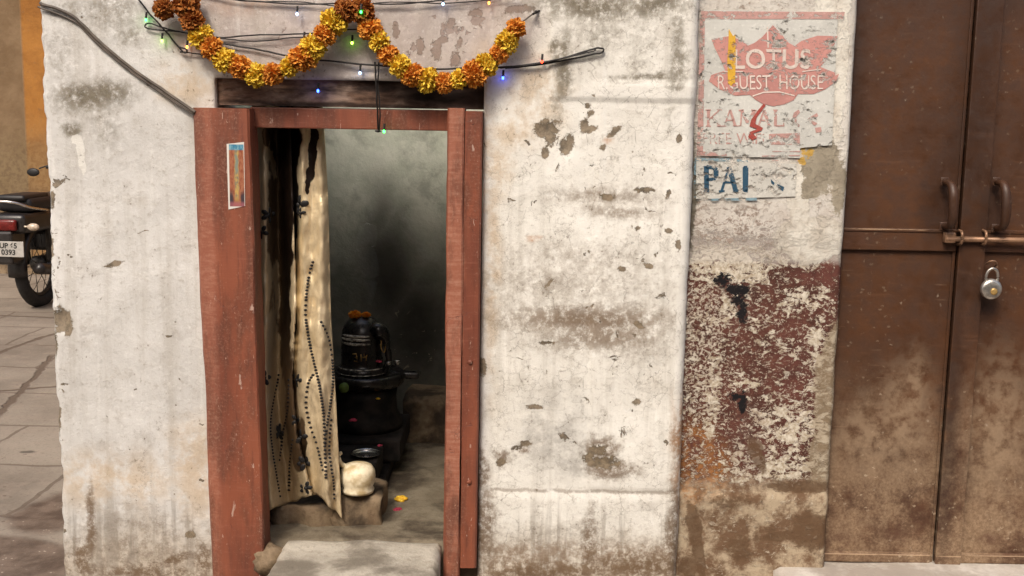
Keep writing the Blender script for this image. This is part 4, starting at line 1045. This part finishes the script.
# ------------------------------------------------------------------ wires and fairy lights
def wire(b, pts, r=.0022, Y=-.015, k=5, wobb=.002):
    pts = [P(p[0], p[1], p[2] if len(p) > 2 else Y) for p in pts]
    sp = smooth_path(pts, k)
    for i, q_ in enumerate(sp): q_ += wobb*mn.noise_vector(Vector((i*.6, r*900, len(pts))))
    b.tube(sp, r, 6)
LED = {'g': emit('green_lamp', (.03, 1, .08), 9), 'b': emit('blue_lamp', (.02, .07, 1), 16), 'w': emit('cool_white_lamp', (.25, .5, 1), 9), 'r': emit('red_lamp', (1, .03, .01), 8), 'o': emit('amber_lamp', (1, .25, .03), 8), 'y': emit('lime_lamp', (.35, 1, .05), 10)}
def bulb(px, py, kk, root, Y=-.03, r=.0034):
    p = P(px, py, Y); b = MB(); b.ball(p, r, 2, 0, (1, 1, 1.35)); bo = b.build('bulb', LED[kk], root, True)
    b = MB(); b.tube([p+Vector((0, 0, .005)), p+Vector((0.001, 0.004, .022))], .0035, 6); b.build('bulb_socket', M['wire'], root)
fl1 = empty('fairy_lights', P(350, 3, -.02), 'topmost string of fairy lights, running level above both garlands', 'fairy lights', 'fairy light strings over the doorway')
b = MB(); wire(b, [(188, -12), (230, -1), (300, 4), (352, 3), (400, 4), (440, 0), (500, -6)], .0024); wire(b, [(200, -6), (250, 1), (300, 2), (340, 6), (390, 2), (450, 3), (520, -3)], .0018)
b.build('flex', M['wire'], fl1)
for a in ((297, 14, 'w'), (443, 4, 'w'), (489, 3, 'o'), (361, 12, 'g')): bulb(*a, fl1, -.03 if a[0] != 361 else -.095)
fl2 = empty('fairy_lights', P(300, 40, -.02), 'tangled string of fairy lights behind the garlands, looping far left and right', 'fairy lights', 'fairy light strings over the doorway')
b = MB()
wire(b, [(136, -4), (150, 14), (165, 30), (183, 52), (187, 50), (180, 47)], .0026, -.02)
wire(b, [(214, 38), (180, 32), (150, 29), (145, 25), (152, 24), (175, 31), (215, 37), (260, 35), (313, 33), (340, 30), (360, 29)], .0024)
wire(b, [(180, 52), (200, 54), (222, 62), (245, 64)], .0024, -.012)
wire(b, [(205, 36), (235, 40), (260, 41), (300, 37), (320, 35)], .002)
wire(b, [(220, 43), (255, 49), (290, 56), (330, 61), (380, 66), (430, 69), (470, 68), (505, 67), (550, 61), (590, 50), (601, 48), (603, 52), (590, 55), (560, 61), (530, 66), (505, 68)], .0030)
wire(b, [(500, 68), (540, 63), (575, 56), (596, 50)], .0022, -.02)
b.build('flex', M['wire'], fl2)
for a in ((146, 20, 'g'), (162, 41, 'y'), (304, 40, 'r'), (352, 43, 'y'), (360, 73, 'w'), (318, 91, 'b'), (503, 78, 'b'), (542, 62, 'r'), (187, 47, 'o')): bulb(*a, fl2, -.02 if a[0] != 304 else -.045)
fl3 = empty('fairy_lights', P(378, 100, -.05), 'short drop of twin black flex hanging over the red lintel with a green light', 'fairy lights', 'fairy light strings over the doorway')
b = MB(); wire(b, [(375, 62, -.03), (376, 80, -.035), (377, 105, -.03), (378, 130, -.01)], .0026); wire(b, [(379, 62, -.03), (378, 85, -.03), (380, 110, -.03), (379, 130, -.01)], .0024)
b.ball(P(378, 131, -.01), .006, 1, .3, (1.8, 1, .7)); b.build('flex', M['wire'], fl3)
bulb(384, 131.5, 'g', fl3, -.01)
b = MB()
wire(b, [(48, 2, .16), (41, 3, .02), (44, 5, -.010), (58, 9), (75, 18), (100, 42), (130, 67), (160, 88), (195, 112, -.02)], .0052, -.012, 6, .001); wire(b, [(38, 7, -.01), (75, 22), (100, 46), (130, 71), (160, 92), (195, 115, -.015)], .0030, -.010, 6, .002)
tag(b.build('cable', M['cable']), 'thick grey cable running down the white wall to the red jamb', 'cable')

oph = empty('house', (0, -6.2, 0), 'unseen brown plastered house added across the lane to block low sky light', 'building')  # out-of-view house added to cut sky light near the horizon
b = MB(); b.box(-7.0, 7.0, -6.6, -6.2, -.05, 4.3); b.build('wall', M['rock'], oph)
b = MB(); b.box(-7.1, 7.1, -6.62, -6.08, 4.301, 4.42, .02); b.build('parapet', M['concrete'], oph)
for wx in (-3.2, 1.8):
    b = MB(); b.box(wx, wx+1.1, -6.199, -6.14, .02, 2.1, .01); b.build('door', M['beam'], oph)
# ------------------------------------------------------------------ house across the alley
def mat_ochre():
    m = Mat('ochre_and_tan_plaster'); w = m.warp(2, .05, 5); n = m.noise(3, 6, .65); f = m.noise(25, 5, .7)
    c = m.mix(m.ss(n, .35, .65), (.21, .14, .08), (.15, .095, .05))
    X, Y_, Z = m.sep()
    xo = P(22, 60, 6.9).x
    c = m.mix(m.ss(X, xo, xo+.03), c, m.mix(m.ss(n, .35, .65), (.34, .15, .035), (.23, .095, .022)))
    zz = m.sep(w)[2]
    c = m.mix(m.ss(zz, 1.75, .95, 0.0, 1.0)*.85 if False else m.ss(zz, .9, 1.5, 1.0, 0.0)*.7, c, m.mix(m.ss(f, .4, .6), (.13, .09, .05), (.20, .145, .075)))
    c = m.mix(m.ss(f, .55, .7)*.4, c, (.14, .10, .06))
    return m.done(c, .85, n+f*.5, .6, .02, spec=.2)
M['ochre'] = mat_ochre()
oh = empty('house', (-5, 6.9, 0), 'tan plastered house with an ochre strip across the alley, behind the motorcycle', 'building')
b = MB(); b.box(-9.5, P(22, 60, 6.9).x, 6.93, 7.4, -.05, 4.6); b.build('wall', M['ochre'], oh)
b = MB(); b.box(P(22, 60, 6.9).x+.001, 4.5, 6.88, 7.4, -.05, 4.6, .01); b.build('corner_pier', M['ochre'], oh)
b = MB(); b.box(-9.5, 4.5, 6.75, 6.879, -.05, .10, .02); b.build('base_course', M['rock'], oh)

# ------------------------------------------------------------------ motorcycle
M['bikeblack'] = simple('dusty_black_paint', (.020, .016, .015), .35, spec=.5); M['rubber'] = simple('tyre_rubber', (.022, .020, .019), .8); M['seatm'] = simple('black_vinyl', (.014, .012, .012), .5)
M['dull'] = simple('dirty_dark_metal', (.07, .06, .05), .5, metal=.6)
M['maroon'] = simple('maroon_paint', (.08, .015, .012), .35); M['clearlens'] = simple('pale_lens', (.62, .50, .38), .25, spec=.7); M['plate'] = simple('white_number_plate', (.40, .38, .35), .5, var=.1); M['tail'] = simple('red_lens', (.12, .008, .006), .25)
wheelc = G(41, 304, 0); 
bike = empty('motorcycle', (wheelc.x, wheelc.y, 0), 'dark motorcycle with white number plate parked in the alley behind the wall corner', 'motorcycle', local=True)
HD = R(86)                                    # heading, measured from +X
bike.rotation_euler = (0, 0, HD)              # local +X is forward
def wheel(x, Y=0):
    b = MB(); n = 40
    for i in range(1): 
        pts = [(x+.285*math.cos(2*math.pi*k/n), Y, .31+.285*math.sin(2*math.pi*k/n)) for k in range(n+1)]
        b.tube(pts, .045, 12)
    w_ = b.build('wheel', M['rubber'], bike, True)
    b = MB(); pts = [(x+.235*math.cos(2*math.pi*k/n), Y, .31+.235*math.sin(2*math.pi*k/n)) for k in range(n+1)]
    b.tube(pts, .016, 8); b.lathe([(.03, -.06), (.055, -.04), (.06, 0), (.055, .04), (.03, .06)], (x, Y, .31), 20, Matrix.Rotation(R(90), 3, 'X'))
    rim = b.build('rim', M['dull'], w_, True); rim.location = (0, 0, 0)
    b = MB()
    for k in range(18):
        a = 2*math.pi*k/18; s_ = .04*(1 if k % 2 else -1)
        b.tube([(x+.05*math.cos(a+.5), Y+s_, .31+.05*math.sin(a+.5)), (x+.232*math.cos(a), Y, .31+.232*math.sin(a))], .003, 4)
    sp_ = b.build('spokes', M['dull'], w_, True); sp_.location = (0, 0, 0)
wheel(0); wheel(1.27)
def fender(x, a0, a1, r=.355):
    b = MB(); vv = []; ff = []; n = 20
    for i in range(n+1):
        a = R(a0+(a1-a0)*i/n)
        for y, dr in ((-.075, -.03), (-.055, 0), (0, .012), (.055, 0), (.075, -.03)): vv.append((x+(r+dr)*math.cos(a), y, .31+(r+dr)*math.sin(a)))
    for i in range(n):
        for k in range(4): ff.append((i*5+k, i*5+k+1, (i+1)*5+k+1, (i+1)*5+k))
    b.add(vv, ff); o = b.build('mudguard', M['bikeblack'], bike, True)
    md = o.modifiers.new('thickness', 'SOLIDIFY'); md.thickness = .004
fender(0, 60, 190); fender(1.27, 20, 160, .35)
b = MB(); t = bmesh.new(); bmesh.ops.create_uvsphere(t, u_segments=24, v_segments=14, radius=1)
for v in t.verts: v.co = Vector((.80+v.co.x*.30, v.co.y*.15*(1.1-.25*v.co.x*-1), .80+v.co.z*.13))
b.merge(t); b.build('fuel_tank', M['maroon'], bike, True)
b = MB()
b.box(-.34, .56, -.125, .125, .72, .82, .035); b.box(-.38, .0, -.10, .10, .80, .845, .02); b.build('seat', M['seatm'], bike, True)
b = MB(); b.box(-.46, .45, -.135, .135, .575, .715, .03); b.box(.05, .5, -.14, .14, .40, .585, .03); b.build('side_panel', M['bikeblack'], bike, True)
b = MB(); b.box(-.50, -.462, -.09, .09, .60, .68, .015); b.build('tail_light', M['tail'], bike, True)
for s_ in (1, -1):
    b = MB(); b.tube([(-.44, s_*.10, .63), (-.45, s_*.16, .63)], .008, 6); b.ball((-.46, s_*.20, .63), .04, 2, 0, (.7, 1.1, .7)); b.build('indicator', M['clearlens'], bike, True)
    b = MB(); b.tube(smooth_path([(0.0, s_*.09, .33), (-.02, s_*.10, .50), (-.05, s_*.11, .66)], 4), [.03]*9, 10); b.build('shock_absorber', M['dull'], bike, True)
    b = MB(); b.tube([(1.27, s_*.085, .31), (1.08, s_*.085, .92)], .022, 10); b.build('fork', M['chrome'], bike, True)
    b = MB(); b.tube([(-.05, s_*.10, .31), (.5, s_*.10, .33)], .02, 8); b.build('swing_arm', M['bikeblack'], bike, True)
    b = MB(); b.tube(smooth_path([(1.02, s_*.25, 1.0), (.95, s_*.34, 1.0), (.90, s_*.42, .97)], 4), .006, 6); b.ball((.88, s_*.46, .94), .05, 2, 0, (.25, 1.1, .7)); b.build('mirror', M['black'], bike, True)
b = MB(); b.tube(smooth_path([(-.10, .14, .72), (-.40, .16, .76), (-.50, .10, .80), (-.52, 0, .81), (-.50, -.10, .80), (-.40, -.16, .76), (-.10, -.14, .72)], 5), .010, 8); b.tube(smooth_path([(-.42, .15, .77), (-.30, .15, .66), (-.05, .15, .64), (.3, .15, .70)], 5), .006, 6); b.build('grab_rail', M['chrome'], bike, True)
b = MB(); b.tube(smooth_path([(.90, .36, .98), (1.0, .22, 1.02), (1.06, .08, .97), (1.06, -.08, .97), (1.0, -.22, 1.02), (.90, -.36, .98)], 5), .013, 8); b.build('handlebar', M['black'], bike, True)
b = MB(); b.ball((1.20, 0, .88), .10, 3, 0, (.9, 1, 1)); b.build('headlamp', M['chrome'], bike, True)
b = MB(); b.box(.35, .85, -.12, .12, .22, .55, .05); b.lathe([(.02, -.16), (.10, -.14), (.11, 0), (.10, .14), (.02, .16)], (.55, 0, .34), 20, Matrix.Rotation(R(90), 3, 'X')); b.build('engine', M['bikeblack'], bike, True)
b = MB(); b.tube(smooth_path([(.7, -.16, .3), (.4, -.18, .22), (.0, -.20, .27), (-.42, -.20, .33)], 5), [.02]*6+[.04]*10, 12); b.build('exhaust', M['bikeblack'], bike, True)
b = MB(); b.box(-.50, -.30, -.06, .06, .36, .60, .02); b.build('plate_bracket', M['bikeblack'], bike)
b = MB(); b.box(-.515, -.508, -.15, .07, .42, .53, .003); pl = b.build('number_plate', M['plate'], bike)
for tx, zc in (('UP 65', .498), ('0393', .452)):
    cu = bpy.data.curves.new('lettering', 'FONT'); cu.body = tx; cu.size = .052; cu.offset = .0012; cu.align_x = 'CENTER'; cu.align_y = 'CENTER'; cu.extrude = .0004
    o = bpy.data.objects.new('tmp', cu); C.objects.link(o); dg = bpy.context.evaluated_depsgraph_get(); me = bpy.data.meshes.new_from_object(o.evaluated_get(dg)); bpy.data.objects.remove(o)
    T = Matrix.Translation((-.5162, -.04, zc)) @ Matrix.Rotation(R(-90), 4, 'Z') @ Matrix.Rotation(R(90), 4, 'X')
    me.transform(T); me.materials.clear(); q_ = link('lettering', me, M['black'], pl); q_.location = (0, 0, 0)
